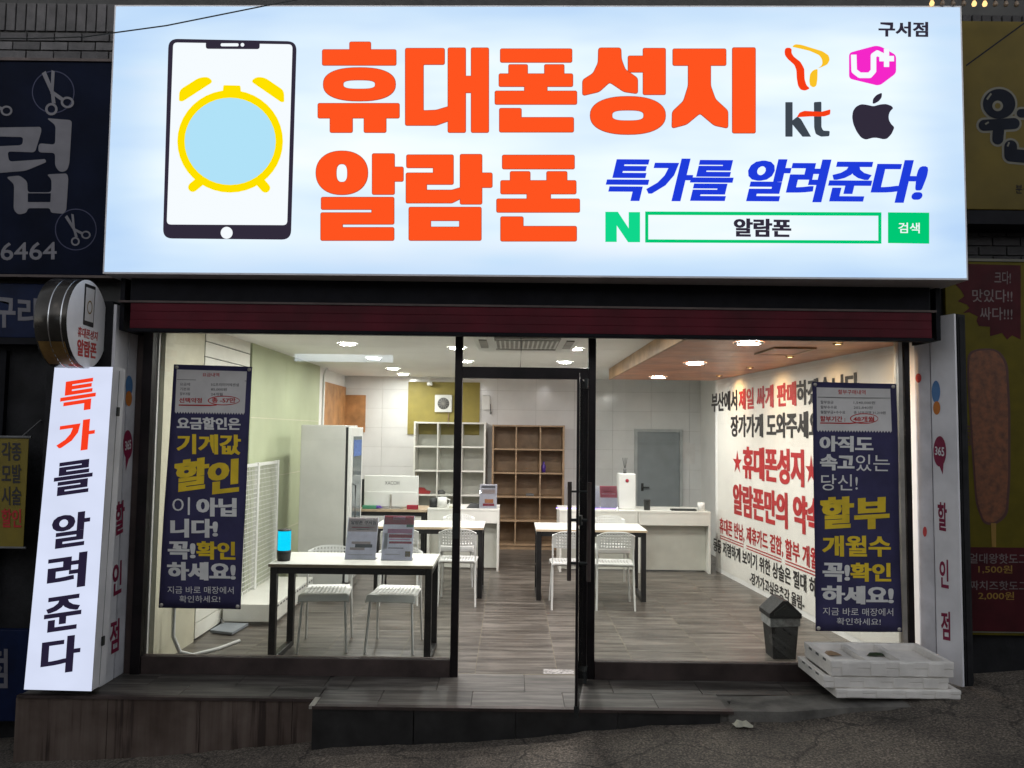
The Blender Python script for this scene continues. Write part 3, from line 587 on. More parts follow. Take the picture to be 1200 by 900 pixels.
for s_ in (-1, 1):
    hb = H0 + (H1 - H0) * .82 + dn * .062 * s_
    hd = part('handle', MB().tube([hb + Vector((0, 0, .82)), hb + Vector((0, 0, 1.44))], .0135, 12), 'railm', gd)
    c0 = H0 + (H1 - H0) * .82
    for z in (.93, 1.20, 1.38): part('standoff', MB().tube([c0 + Vector((0, 0, z)), hb + Vector((0, 0, z))], .010 if z < 1.3 else .007, 8), 'gasket', hd)
part('door_lock', dslab(.78, .86, 1.17, 1.23, .035), 'gasket', gd)

# ================================================================== LIGHTS IN THE CEILING
def downlight(x, y, z, lab, grp='ceiling downlights', r=.085):
    t = thing('downlight', lab, 'ceiling light', (x, y, z), grp)
    part('trim_ring', MB().lathe([(r * .86, -.014), (r, -.014), (r * 1.12, -.008), (r * 1.14, -.001)], (x, y, z)), 'plastic', t)
    part('diffuser', MB().lathe([(.0005, -.011), (r * .86, -.011)], (x, y, z)), 'light', t)
ORD = ('first', 'second', 'third', 'fourth', 'fifth')  # ceiling rows: nearest lamp unseen behind the shutter, added to brighten the window table
for k, y in enumerate((6.05, 7.5, 8.95, 10.4, 11.4)): downlight(-1.62, y, CZ, ORD[k] + ' round downlight from the window in the ceiling row over the fridge side')
for k, y in enumerate((6.1, 7.72, 9.2)): downlight(-.56, y, CZ, ORD[k] + ' round downlight from the window between fridge row and air conditioner')
for k, y in enumerate((6.1, 7.7, 9.15)): downlight(.63, y, CZ, ORD[k] + ' round downlight from the window between air conditioner and wood soffit')
for k, y in enumerate((5.85, 7.58, 9.5)): downlight(1.81, y, 2.46, ORD[k] + ' large round downlight from the window in the wood soffit', 'soffit downlights', .10)
for k, y in enumerate((5.82, 6.83, 7.98, 9.17)):
    t = thing('spotlight', ORD[k] + ' small warm soffit spotlight from the window beside the lettered wall', 'spotlight', (2.48, y, 2.46), 'warm spotlights along the wall banner')
    part('trim_ring', MB().lathe([(.026, -.012), (.036, -.012), (.040, -.001)], (2.48, y, 2.46), n=18), 'gold', t)
    part('lamp', MB().lathe([(.0005, -.009), (.026, -.009)], (2.48, y, 2.46), n=18), 'warm', t)
    ld = bpy.data.lights.new('spot_lamp', 'SPOT'); ld.energy = 6.5; ld.color = (1, .58, .22); ld.spot_size = R(125); ld.spot_blend = 1.0; ld.shadow_soft_size = .02
    lo = bpy.data.objects.new('spot_lamp', ld); COL.objects.link(lo); lo.parent = t; lo.location = (.0, 0, -.02); lo.rotation_euler = (0, R(-30), 0)
# air conditioner
ac = thing('air_conditioner', 'square white ceiling air conditioner with slotted grille near the door', 'air conditioner', (.12, 7.0, CZ))
part('panel', MB().cbox(-.35, .6, 6.5, 7.75, CZ - .035, CZ - .001, .01), 'plastic', ac)
part('grille', MB().box(-.16, .42, 6.75, 7.35, CZ - .041, CZ - .034), 'grille', ac)
for k in range(14): part('grille_bar', MB().box(-.16 + k * .0425, -.145 + k * .0425, 6.75, 7.35, CZ - .049, CZ - .041), 'plastic', ac)
part('louvre', MB().box(-.16, .42, 7.44, 7.52, CZ - .046, CZ - .034), 'grille', ac); part('louvre', MB().box(-.16, .42, 6.58, 6.66, CZ - .046, CZ - .034), 'grille', ac)
part('louvre', MB().box(-.30, -.23, 6.75, 7.35, CZ - .046, CZ - .034), 'grille', ac); part('louvre', MB().box(.48, .55, 6.75, 7.35, CZ - .046, CZ - .034), 'grille', ac)
# fan vent and boxes on the back wall
ve = thing('vent_fan', 'square white vent fan on the olive board', 'vent fan', (-1.05, BY - .02, 2.05))
cx, cz = onY(520, 473, BY).x, onY(520, 473, BY).z
part('housing', MB().cbox(cx - .135, cx + .135, BY - .06, BY - .021, cz - .135, cz + .135, .01), 'plastic', ve)
part('grille', MB().lathe([(.0005, -.002), (.09, -.002), (.092, .01)], (cx, BY - .062, cz), 'Y'), 'gry', ve)
for k in range(6): a_ = math.pi * k / 6; part('blade', MB().tube([(cx - .085 * math.cos(a_), BY - .067, cz - .085 * math.sin(a_)), (cx + .085 * math.cos(a_), BY - .067, cz + .085 * math.sin(a_))], .004, 5), 'grille', ve)
part('cable', MB().tube([(cx + .08, BY - .03, cz - .13), (cx + .08, BY - .025, cz - .36)], .008, 6), 'walnut', ve)
ib = thing('wall_box', 'small white box with dangling cord on the back wall tiles', 'wall box', (-.37, BY - .03, 2.1))
q = onY(570, 472, BY); part('case', MB().cbox(q.x - .06, q.x + .06, BY - .05, BY - .002, q.z - .11, q.z + .11, .01), 'plastic', ib)
part('cord', MB().tube([(q.x + .065, BY - .02, q.z - .02), (q.x + .07, BY - .02, q.z - .15)], .006, 6), 'gry', ib)
part('plug', MB().cbox(q.x + .055, q.x + .085, BY - .03, BY - .006, q.z - .18, q.z - .14, .003), 'gry', ib)
cm = thing('camera_bracket', 'small white bracket fixed at the ceiling above the olive board', 'bracket', (-1.25, BY - .1, 2.5))
q = onY(503, 448, BY - .1); part('arm', MB().tube([(q.x, BY - .1, CZ), (q.x, BY - .1, q.z)], .012, 8), 'plastic', cm); part('head', MB().cbox(q.x - .03, q.x + .05, BY - .16, BY - .06, q.z - .05, q.z, .01), 'plastic', cm)
solo('wall_pipe', MB().tube([(LX + .08, 10.35, 0.2), (LX + .08, 10.35, 2.5), (LX + .08, 10.5, CZ - .01)], .016, 8), 'plastic', 'thin white pipe climbing the left wall beside the plywood', 'pipe')
# grey door
q0 = onY(747, 506, BY - .02); q1 = onY(796, 506, BY - .02)
dr = thing('back_door', 'plain grey door with lever handle in the tiled back wall', 'door', ((q0.x + q1.x) / 2, BY - .03, 0))
part('leaf', MB().cbox(q0.x, q1.x, BY - .035, BY - .005, .0, q0.z - .0, .003), 'doorgrey', dr)
fr = part('frame', MB().box(q0.x - .045, q0.x - .002, BY - .05, BY - .003, 0, q0.z + .045), 'doorfr', dr)
part('frame', MB().box(q1.x + .002, q1.x + .045, BY - .05, BY - .003, 0, q0.z + .045), 'doorfr', dr); part('frame', MB().box(q0.x - .002, q1.x + .002, BY - .05, BY - .003, q0.z + .003, q0.z + .045), 'doorfr', dr)
q = onY(753, 571, BY - .06); hn = part('handle', MB().tube([(q.x, BY - .035, q.z), (q.x, BY - .08, q.z), (q.x + .10, BY - .085, q.z)], .010, 8), 'gasket', dr)
part('plate', MB().cbox(q.x - .02, q.x + .02, BY - .042, BY - .036, q.z - .06, q.z + .06, .002), 'gasket', dr)
solo('wall_notice', MB().box(2.66, 2.86, BY - .01, BY - .002, 1.30, 1.62), 'papr', 'faded notice sheet on the wall right of the grey door', 'notice')

# ================================================================== LETTERED WALL BANNER
def wp(u, v): return on(u, v, WR.p)
p0 = wp(836, 560); p1 = wp(1052, 560)
bnr = thing('wall_banner', 'large white vinyl banner with red and black Korean lettering on the right wall', 'banner', ((p0.x + p1.x) / 2, (p0.y + p1.y) / 2, .1))
a, b = RW0 + d * .12, RW0 + d * 4.28
part('sheet', slab(a - nrm * .004, b - nrm * .004, .06, 2.40, .003, nrm), 'vinyl', bnr)
def wl(s, x0, x1, yt, yb, mat, off=.026, dil=.03, xref=None):
    xref = xref or x0; zt = wp(xref, yt).z; zb = wp(xref, yb).z; l = wp(x0, 500); r = wp(x1, 500)
    f = lambda p, z: Vector((p.x, p.y, z)) - nrm * .004
    return text(s, [f(l, zt), f(r, zt), f(r, zb), f(l, zb)], mat, bnr, off, dil, .003, n=-nrm)
wl('부산에서', 834.6, 864.5, 461, 483, 'blackv'); wl('제일 싸게 판매', 866.5, 934, 461, 483, 'redv', xref=834.6); wl('하겠습니다', 935, 1008, 461, 483, 'blackv', xref=834.6)
wl('장가가게 도와주세요', 857, 963, 487, 512, 'blackv')
wl('★', 859.4, 869.5, 527, 553, 'redv', 0, 0); wl('휴대폰성지', 871, 942, 523, 560, 'redv', .03, .036); wl('★', 944, 958, 527, 553, 'redv', 0, 0, 859.4)
wl('알람폰만의 약속', 859.4, 963, 566, 602, 'redv', .03, .036)
wl('휴대폰 반납,', 843.4, 872, 606, 625, 'redv', .022, .014); wl('제휴카드 결합,', 874.5, 917, 606, 625, 'redv', .022, .014, xref=843.4); wl('할부 개월수', 919.5, 968, 606, 625, 'redv', .022, .014, xref=843.4)
wl('등등 저렴하게 보이기 위한 상술은 절대 하지 않습니다', 836, 1008, 629.5, 645, 'blackv', .022, .014)
wl('-장가가고싶은총각 올림-', 878, 941, 669, 683, 'blackv', .022, .014)
zu = wp(843.4, 626.5).z
for x0, x1 in ((844, 871), (874.5, 915), (919.5, 966)):
    l, r = wp(x0, 500), wp(x1, 500)
    for k in range(2): part('underline', MB().poly([Vector((l.x, l.y, zu - k * .03)) - nrm * .0075, Vector((r.x, r.y, zu - k * .03)) - nrm * .0075, Vector((r.x, r.y, zu - k * .03 - .012)) - nrm * .0075, Vector((l.x, l.y, zu - k * .03 - .012)) - nrm * .0075]), 'redv', bnr)

# ================================================================== FURNITURE
def table(x0, x1, y0, y1, h, lab, grp='white tables with black frames'):
    t = thing('table', lab, 'table', ((x0 + x1) / 2, (y0 + y1) / 2, 0), grp)
    tp = part('tabletop', MB().cbox(x0, x1, y0, y1, h - .026, h, .003), 'white', t)
    part('edge_band', MB().box(x0 + .002, x1 - .002, y0 - .002, y0 + .001, h - .024, h - .003), 'oakedge', tp)
    w = .05; z = h - .027
    for xa in (x0 + .01, x1 - .01 - w):
        for ya in (y0 + .02, y1 - .02 - w): part('leg', MB().cbox(xa, xa + w, ya, ya + w, .003, z, .003), 'black', t)
        part('foot_bar', MB().cbox(xa, xa + w, y0 + .0705, y1 - .0705, .003, .045, .003), 'black', t)
        part('end_rail', MB().cbox(xa, xa + w, y0 + .0705, y1 - .0705, z - .05, z - .001, .003), 'black', t)
    for ya in (y0 + .022, y1 - .068): part('rail', MB().cbox(x0 + .061, x1 - .061, ya, ya + .045, z - .05, z - .001, .003), 'black', t)
    return t
table(-1.81, -.575, 5.83, 6.40, .745, 'white table with black square legs right behind the left window pane')
table(-1.44, -.28, 8.17, 8.77, .745, 'white table with black square legs in front of the white cube shelf')
table(.27, 1.435, 8.10, 8.70, .745, 'white table with black square legs between the door and the right counter')
# perforated chairs
def panel_holes(nx, ny, f, hole):
    mb = MB(); mb.add([f(i / nx, j / ny) for j in range(ny + 1) for i in range(nx + 1)],
        [(j * (nx + 1) + i, j * (nx + 1) + i + 1, (j + 1) * (nx + 1) + i + 1, (j + 1) * (nx + 1) + i) for j in range(ny) for i in range(nx) if not hole(i, j)], False); return mb
def make_chair():
    t = thing('chair', 'x', 'chair', (0, 0, 0), 'white perforated chairs')
    def fs(a_, b_):
        y = -.20 + .40 * b_; x = (a_ - .5) * (.40 - .03 * b_); e = max(abs(a_ - .5) * 2 - .86, 0) / .14; g = max(.10 - b_, 0) / .10
        return (x, y - .012 * 0, .452 - .010 * e * e - .055 * g ** 1.6 - .012 * math.sin(math.pi * b_))
    st = part('seat', panel_holes(25, 26, fs, lambda i, j: i % 2 == 1 and 1 < i < 23 and j % 2 == 1 and 5 < j < 23), 'plastic', t)
    so_ = st.modifiers.new('s', 'SOLIDIFY'); so_.thickness = .012
    def fb(a_, b_):
        r_ = .0 if b_ < .75 else (b_ - .75) * .22 * (abs(a_ - .5) * 2) ** 4
        return ((a_ - .5) * (.385 - .05 * max(0, b_ - .6)), .205 + .045 * b_ - .05 * (abs(a_ - .5) * 2) ** 2, .60 + .172 * b_ - r_)
    bk_ = part('backrest', panel_holes(27, 11, fb, lambda i, j: i % 2 == 1 and 1 < i < 25 and j % 2 == 1 and 0 < j < 10), 'plastic', t)
    so_ = bk_.modifiers.new('s', 'SOLIDIFY'); so_.thickness = .010
    for s_ in (-1, 1):
        part('leg', MB().tube([(s_ * .165, -.165, .435), (s_ * .175, -.185, .25), (s_ * .19, -.215, .0)], .0105, 10), 'plastic', t)
        part('leg', MB().tube([(s_ * .182, .165, .64), (s_ * .18, .165, .43), (s_ * .184, .19, .2), (s_ * .19, .225, .0)], .0105, 10), 'plastic', t)
        part('side_rail', MB().tube([(s_ * .165, -.165, .432), (s_ * .18, .165, .432)], .009, 8), 'plastic', t)
    part('cross_rail', MB().tube([(-.165, -.15, .43), (.165, -.15, .43)], .009, 8), 'plastic', t); part('cross_rail', MB().tube([(-.178, .16, .43), (.178, .16, .43)], .011, 8), 'plastic', t)
    return t
ch0 = make_chair(); PI = math.pi
spots = [((-1.49, 6.36, .003), R(6), 'white perforated chair under the window table, beside the cyan lamp'),
         ((-.93, 6.36, .003), R(-3), 'white perforated chair under the window table, behind the flyer stands'),
         ((-.53, 8.02, .003), PI, 'white perforated chair at the near right side of the table by the cube shelf'),
         ((-1.13, 8.03, .003), PI + .08, 'white perforated chair at the near left side of the table by the cube shelf'),
         ((-.61, 8.98, .003), 0, 'white perforated chair between the middle table and the white desk'),
         ((.61, 7.93, .003), PI, 'white perforated chair right behind the door handles, back to the street'),
         ((1.06, 7.93, .003), PI - .03, 'white perforated chair at the right table beside the door frame, back to the street'),
         ((1.17, 9.0, .003), 0, 'white perforated chair between the right table and the counter desks')]
for i, (lc, rz, lab) in enumerate(spots):
    if i == 0: ch0.location = lc; ch0.rotation_euler = (0, 0, rz); ch0['label'] = lab
    else: copy_tree(ch0, lc, rz, lab)
# cube shelves
def shelf(x0, x1, h, mat, lab, back):
    t = thing('cube_shelf', lab, 'shelf', ((x0 + x1) / 2, 11.79, 0)); y0, y1 = 11.59, BY - .01; th = .022
    for x in (x0, x1 - .028): part('side_board', MB().cbox(x, x + .028, y0, y1, .003, h, .002), mat, t)
    w = (x1 - x0) / 3
    for k in range(6):
        z = .06 + (h - .06 - .028) * k / 5; part('shelf_board', MB().cbox(x0 + .029, x1 - .029, y0 + .002, y1, z, z + .024, .002), mat, t)
    for k in (1, 2):
        for r_ in range(5):
            za = .06 + (h - .088) * r_ / 5 + .025; zb = .06 + (h - .088) * (r_ + 1) / 5 - .001
            part('divider', MB().box(x0 + w * k - .01, x0 + w * k + .01, y0 + .003, y1, za, zb), mat, t)
    part('kick_board', MB().box(x0 + .029, x1 - .029, y0 + .02, y0 + .04, .003, .058), mat, t)
    part('back_board', MB().box(x0 + .03, x1 - .03, y1 + .001, y1 + .006, .06, h - .01), back, t)
shelf(onY(483, 600, 11.6).x, onY(568, 600, 11.6).x, 1.895, 'white', 'tall white open cube shelf standing against the back wall', 'whiteg')
shelf(onY(575.5, 600, 11.6).x, onY(661, 600, 11.6).x, 1.865, 'walnut', 'tall brown open cube shelf standing against the back wall', 'walnut')
# panel desks
def desk(x0, x1, lab):
    y0, y1 = 9.78, 10.4; t = thing('desk', lab, 'desk', ((x0 + x1) / 2, (y0 + y1) / 2, 0), 'white panel desks')
    part('desktop', MB().cbox(x0, x1, y0, y1, .755, .78, .002), 'white', t)
    for x in (x0 + .001, x1 - .027): part('side_panel', MB().cbox(x, x + .026, y0 + .002, y1, .003, .754, .002), 'white', t)
    part('apron', MB().cbox(x0 + .028, x1 - .028, y0 + .003, y0 + .022, .60, .754, .002), 'white', t)
    part('modesty_panel', MB().box(x0 + .028, x1 - .028, y0 + .16, y0 + .178, .02, .599), 'whiteg', t)
desk(onY(500, 640, 9.78).x, onY(584.5, 640, 9.78).x, 'white panel desk in front of the white cube shelf')
xm = onY(748, 640, 9.78).x; xe = onY(833, 640, 9.78).x
desk(onY(655.5, 640, 9.78).x, xm - .006, 'white panel desk holding the flyer boxes and white purifier'); desk(xm, xe, 'white panel desk beside the lettered wall banner')
# wood-top desk with monitor
wx0, wx1 = onY(404, 640, 9.9).x, onY(499, 640, 9.9).x
wd = thing('work_desk', 'pale wood topped desk under the white monitor beside the fridge', 'desk', ((wx0 + wx1) / 2, 10.2, 0))
part('desktop', MB().cbox(wx0, wx1, 9.9, 10.5, .715, .745, .003), 'oakedge', wd)
for x in (wx0 + .02, wx1 - .07):
    for y in (9.93, 10.42): part('leg', MB().box(x, x + .05, y, y + .05, .003, .714), 'black', wd)
part('rail', MB().box(wx0 + .07, wx1 - .07, 9.94, 9.98, .66, .714), 'black', wd)
mt = thing('monitor', 'white wide monitor seen from behind on the wood topped desk', 'monitor', (onY(458, 575, 10).x, 10.1, .745))
a, b = onY(427, 557, 10.0), onY(490, 595, 10.0)
part('back_shell', MB().cbox(a.x, b.x, 10.0, 10.035, b.z, a.z, .008), 'plastic', mt)
part('lower_cover', MB().cbox(a.x + .01, b.x - .01, 9.985, 10.0, b.z + .01, b.z + .20, .004), 'plastic', mt)
part('bezel', MB().box(a.x - .03, a.x - .002, 10.0, 10.04, b.z, a.z - .05), 'gasket', mt)
part('stand', MB().tube([((a.x + b.x) / 2, 9.975, .75), ((a.x + b.x) / 2, 9.975, b.z + .17)], .012, 8), 'silver', mt); part('stand_base', MB().cbox((a.x + b.x) / 2 - .14, (a.x + b.x) / 2 + .14, 9.94, 10.14, .747, .757, .003), 'silver', mt)
MPn = Pr(py(10.0)); tpx('XACOH', MPn, 451, 563.5, 468, 568, 'gry', mt, .005, 0, .002)
def item(name, mbx, mat, lab, cat, group=None): return solo(name, mbx, mat, lab, cat, group)
q = onZ(441, 600, .745)
item('cable_bundle', MB().tube([(q.x - .04 + .05 * math.cos(k * 1.1) * (1 - k / 30), 9.955 + .03 * math.sin(k * 1.1), .757 + k * .0016) for k in range(16)], .011, 6), 'purple', 'bundle of violet cable on the wood topped desk', 'cable')
item('desk_box', MB().cbox(-1.33, -1.19, 9.92, 10.0, .746, .80, .004), 'maroon', 'small maroon box on the wood topped desk', 'box')
item('desk_tray', MB().cbox(-1.90, -1.72, 9.92, 10.06, .746, .79, .006), 'greenpr', 'flat dark green tray on the wood topped desk by the fridge', 'tray')
# on the white desk
q = onZ(506, 596, .78); item('pen_cup', MB().lathe([(.0005, 0), (.05, 0), (.05, .12), (.045, .12), (.045, .01)], (q.x, 9.92, .781)), 'gasket', 'black pen cup on the white desk by the monitor', 'cup')
q = onZ(516, 597, .78); mg = thing('mug', 'white mug standing on the white desk before the cube shelf', 'mug', (q.x, 9.9, .781))
part('cup', MB().lathe([(.0005, 0), (.06, 0), (.062, .13), (.055, .13), (.052, .01)], (q.x, 9.9, .781)), 'plastic', mg)
part('handle', MB().tube([(q.x + .06, 9.9, .89), (q.x + .095, 9.9, .88), (q.x + .095, 9.9, .83), (q.x + .06, 9.9, .815)], .009, 6), 'plastic', mg)
q = onZ(555, 597, .78); item('phone_stand', MB().prism([(q.x - .1, 9.84, .781), (q.x + .08, 9.84, .781), (q.x + .06, 9.9, .83), (q.x - .05, 9.9, .84)], (0, .06, 0)), 'gasket', 'low black phone stand on the white desk', 'stand')
q = onZ(530, 598, .78); item('paper_stack', MB().cbox(q.x - .06, q.x + .06, 9.82, 9.92, .781, .80, .003), 'paper', 'small stack of papers on the white desk', 'papers')
def flyer(name, u0, v0, u1, v1, Y, z, bands, lab, cat='flyer stand', base='flyer', grp=None, lean=0):
    a, b = onY(u0, v0, Y), onY(u1, v1, Y); t = thing(name, lab, cat, ((a.x + b.x) / 2, Y, z), grp)
    zb = z + .002; h = a.z - zb
    q = [Vector((a.x, Y, zb)), Vector((b.x, Y, zb)), Vector((b.x, Y + .11, zb + h)), Vector((a.x, Y + .11, zb + h))]
    part('sheet', MB().hexa(q, [p + Vector((0, .003, 0)) for p in q]), base, t)
    part('acrylic_holder', MB().hexa([p + Vector((0, -.006, 0)) for p in q], [p + Vector((0, -.003, 0)) for p in q]).box(a.x, b.x, Y - .006, Y + .10, z + .0, z + .0025), 'acryl', t)
    for (x0, y0, x1, y1, m_) in bands:
        w = lambda x, y: q[3] * (1 - x) * (1 - y) + q[2] * x * (1 - y) + q[0] * (1 - x) * y + q[1] * x * y + Vector((0, -.0012, 0))
        if isinstance(m_, tuple): text(m_[0], [w(x0, y0), w(x1, y0), w(x1, y1), w(x0, y1)], m_[1], t, .02, 0, .0003)
        else: part('print_block', MB().poly([w(x0, y0), w(x1, y0), w(x1, y1), w(x0, y1)]), m_, t)
    return t
flyer('flyer_stand', 405, 608, 440, 655, 6.06, .745, [(.02, .0, .98, .34, 'tan'), (.1, .08, .92, .17, ('알람폰 구서점', 'blackv')), (.14, .23, .88, .25, 'maroon'), (.3, .28, .72, .30, 'gry'), (.18, .58, .80, .64, 'tan'), (.30, .64, .86, .72, 'gry'), (.14, .72, .62, .78, 'tan'), (.1, .88, .9, .90, 'papr')],
      'acrylic stand with pale flyer headed by tan block on the window table')
flyer('flyer_stand', 447.5, 606, 483, 657, 6.04, .745, [(.02, .0, .98, .2, 'maroon'), (.3, .02, .7, .09, 'pinkl'), (.75, .18, .97, .26, 'greenpr'), (.15, .30, .95, .40, 'pinkl'), (.2, .42, .95, .5, 'maroon'), (.22, .52, .9, .55, 'pinkl'), (.22, .58, .95, .63, 'maroon'), (.05, .4, .17, .75, 'papr'), (.2, .72, .7, .74, 'gry'), (.76, .8, .93, .92, 'posty'), (.1, .86, .6, .88, 'papr')],
      'acrylic stand with maroon and pink flyer on the window table')
flyer('flyer_stand', 562, 568, 582, 596, 9.84, .78, [(.1, .06, .9, .16, 'gry'), (.12, .22, .9, .4, 'tan'), (.3, .62, .8, .78, 'orangepaint'), (.2, .8, .85, .9, 'maroon')], 'acrylic stand with grey flyer on the white desk before the brown shelf', base='papr')
flyer('flyer_stand', 704, 570, 724, 597, 9.9, .78, [(.0, .0, 1, .5, 'pink'), (.2, .12, .8, .25, 'redobj'), (.1, .32, .9, .36, 'flyer')], 'acrylic stand with pink flyer lit violet on the counter desk')
flyer('flyer_stand', 694, 570, 703, 597, 9.92, .78, [(.0, .0, 1, .2, 'wallw')], 'narrow pale flyer stand lit violet beside the door frame', base='flyer')
gl = thing('violet_light_bar', 'glowing violet light bar lying on the counter desk', 'lamp', (1.1, 9.82, .781))
a, b = onY(652, 596, 9.82).x, onY(724, 596, 9.82).x
part('tube', MB().tube([(a, 9.865, .790), (b, 9.865, .790)], .006, 8), 'violet', gl); part('foot', MB().box(a, b, 9.84, 9.862, .781, .792), 'plastic', gl)
# purifier with diffuser on top
a, b = onY(725, 555, 9.95), onY(745, 594, 9.95)
pu = thing('air_purifier', 'white upright air purifier box on the counter desk beside the grey door', 'air purifier', ((a.x + b.x) / 2, 10.0, .781))
part('case', MB().cbox(a.x, b.x, 9.95, 10.15, .781, a.z, .012), 'plastic', pu)
part('sensor', MB().lathe([(.0005, -.002), (.022, -.002), (.024, .003)], ((a.x + b.x) / 2, 9.949, a.z - .09), 'Y', 18), 'maroon', pu)
df = thing('reed_diffuser', 'dark reed diffuser standing on the white air purifier', 'diffuser', ((a.x + b.x) / 2 - .02, 10.02, a.z))
c_ = ((a.x + b.x) / 2 - .02, 10.02, a.z + .001)
part('bottle', MB().lathe([(.0005, 0), (.022, 0), (.022, .05), (.010, .065), (.010, .08)], c_, n=16), 'gry', df)
for k in range(4): part('reed', MB().tube([(c_[0], c_[1], c_[2] + .02), (c_[0] + .03 * (k - 1.5) / 1.5, c_[1] + .01 * (k % 2), c_[2] + .20)], .0028, 5), 'gasket', df)
q = onZ(757, 597, .78); item('tumbler', MB().lathe([(.0005, 0), (.038, 0), (.044, .12), (.046, .13), (.03, .135), (.0005, .135)], (q.x, 9.9, .781)), 'gasket', 'dark lidded tumbler on the counter desk before the grey door', 'tumbler')
q = onZ(800, 598, .78); item('keyboard_tray', MB().cbox(q.x - .16, q.x + .16, 9.83, 9.95, .781, .80, .004), 'gasket', 'flat black keyboard tray on the desk beside the wall banner', 'tray')
q = onZ(820, 598, .78); item('paper_roll', MB().lathe([(.0005, 0), (.045, 0), (.045, .105), (.015, .105), (.015, .02)], (q.x, 9.88, .781)), 'wht', 'white paper roll on the desk beside the wall banner', 'paper roll')
# shelf contents
q = onY(497, 577, 11.7); item('toy_car', MB().prism([(q.x - .10, 11.64, 1.0), (q.x + .09, 11.64, 1.0), (q.x + .10, 11.64, 1.04), (q.x + .04, 11.64, 1.05), (q.x, 11.64, 1.09), (q.x - .08, 11.64, 1.095), (q.x - .10, 11.64, 1.05)], (0, .09, 0)), 'redobj', 'small red toy car in the white cube shelf', 'toy') 
bpy.context.view_layer.update()
CARZ = .06 + (1.895 - .088) * 2 / 5 + .025
o = COL.objects['toy_car']; o.location.z = CARZ
q = onY(517, 577, 11.7); o = item('shelf_pouch', MB().lathe([(.0005, 0), (.06, 0), (.065, .03), (.03, .06), (.0005, .065)], (q.x, 11.7, CARZ), n=14), 'gry', 'small grey pouch in the white cube shelf', 'pouch')
WZ = lambda r_: .06 + (1.865 - .088) * r_ / 5 + .025
q = onY(637, 545, 11.7); item('spray_bottle', MB().lathe([(.0005, 0), (.032, 0), (.034, .1), (.014, .13), (.014, .16), (.0005, .16)], (q.x, 11.7, WZ(3)), n=16), 'purple', 'purple bottle standing in the brown cube shelf', 'bottle')
q = onY(621, 580, 11.7); item('shelf_tool', MB().cbox(q.x - .06, q.x + .06, 11.66, 11.72, WZ(2), WZ(2) + .035, .006), 'gry', 'small dark tool lying in the brown cube shelf', 'tool')

# fridge
fx0, fx1 = onY(350, 600, 8.35).x, onY(403, 600, 8.35).x; fz = onY(375, 498, 8.35).z
fg = thing('drinks_fridge', 'tall white glass door drinks fridge standing side on beside the wood topped desk', 'fridge', ((fx0 + fx1) / 2, 8.7, 0))
part('cabinet', MB().cbox(fx0, fx1, 8.35, 8.98, .003, fz, .008), 'fridge', fg)
part('gasket', MB().box(fx1 + .0005, fx1 + .025, 8.355, 8.975, .12, fz - .02), 'gasket', fg)
fd = part('door_frame', MB().cbox(fx1 + .0255, fx1 + .065, 8.355, 8.975, .12, fz - .02, .004), 'plastic', fg)
part('glass_pane', MB().box(fx1 + .0652, fx1 + .069, 8.44, 8.90, .3, fz - .12), 'dglass', fd)
part('sticker', MB().box(fx1 + .0692, fx1 + .071, 8.46, 8.88, fz - .34, fz - .16), 'bluesticker', fd)
part('handle', MB().tube([(fx1 + .07, 8.42, .75), (fx1 + .105, 8.42, .77), (fx1 + .105, 8.42, 1.15), (fx1 + .07, 8.42, 1.17)], .009, 8), 'gasket', fd)
part('vent_base', MB().box(fx1 + .0005, fx1 + .03, 8.36, 8.97, .005, .11), 'grille', fg)
# gondola with wire grid
gx1 = onZ(328, 728, 0).x; gx0 = LX + .06
gn = thing('wire_grid_rack', 'white display rack with wire grid back and low plinth on the left wall', 'rack', ((gx0 + gx1) / 2, 7.9, 0))
part('plinth', MB().cbox(gx0, gx1, 6.98, 8.3, .03, .185, .004), 'white', gn); part('kick_board', MB().box(gx0, gx1 - .02, 7.0, 8.28, .003, .029), 'grille', gn)
for k in range(14): part('slot', MB().box(gx1 + .0003, gx1 + .002, 7.05 + k * .09, 7.10 + k * .09, .15, .165), 'gry', gn)
for y in (6.99, 7.62, 8.26): part('post', MB().cbox(gx0 + .03, gx0 + .07, y, y + .045, .186, 1.42, .003), 'plastic', gn)
part('top_rail', MB().box(gx0 + .035, gx0 + .06, 7.036, 7.619, 1.385, 1.415), 'plastic', gn); part('top_rail', MB().box(gx0 + .035, gx0 + .06, 7.666, 8.259, 1.385, 1.415), 'plastic', gn)
for ya, yb in ((7.036, 7.619), (7.666, 8.259)):
    mb = MB(); y = ya
    while y < yb: mb.box(gx0 + .05, gx0 + .055, y, y + .005, .19, 1.385); y += .045
    z = .22
    while z < 1.385: mb.box(gx0 + .0555, gx0 + .060, ya, yb, z, z + .005); z += .045
    tag(part('wire_mesh', mb, 'plastic', gn), kind='stuff')
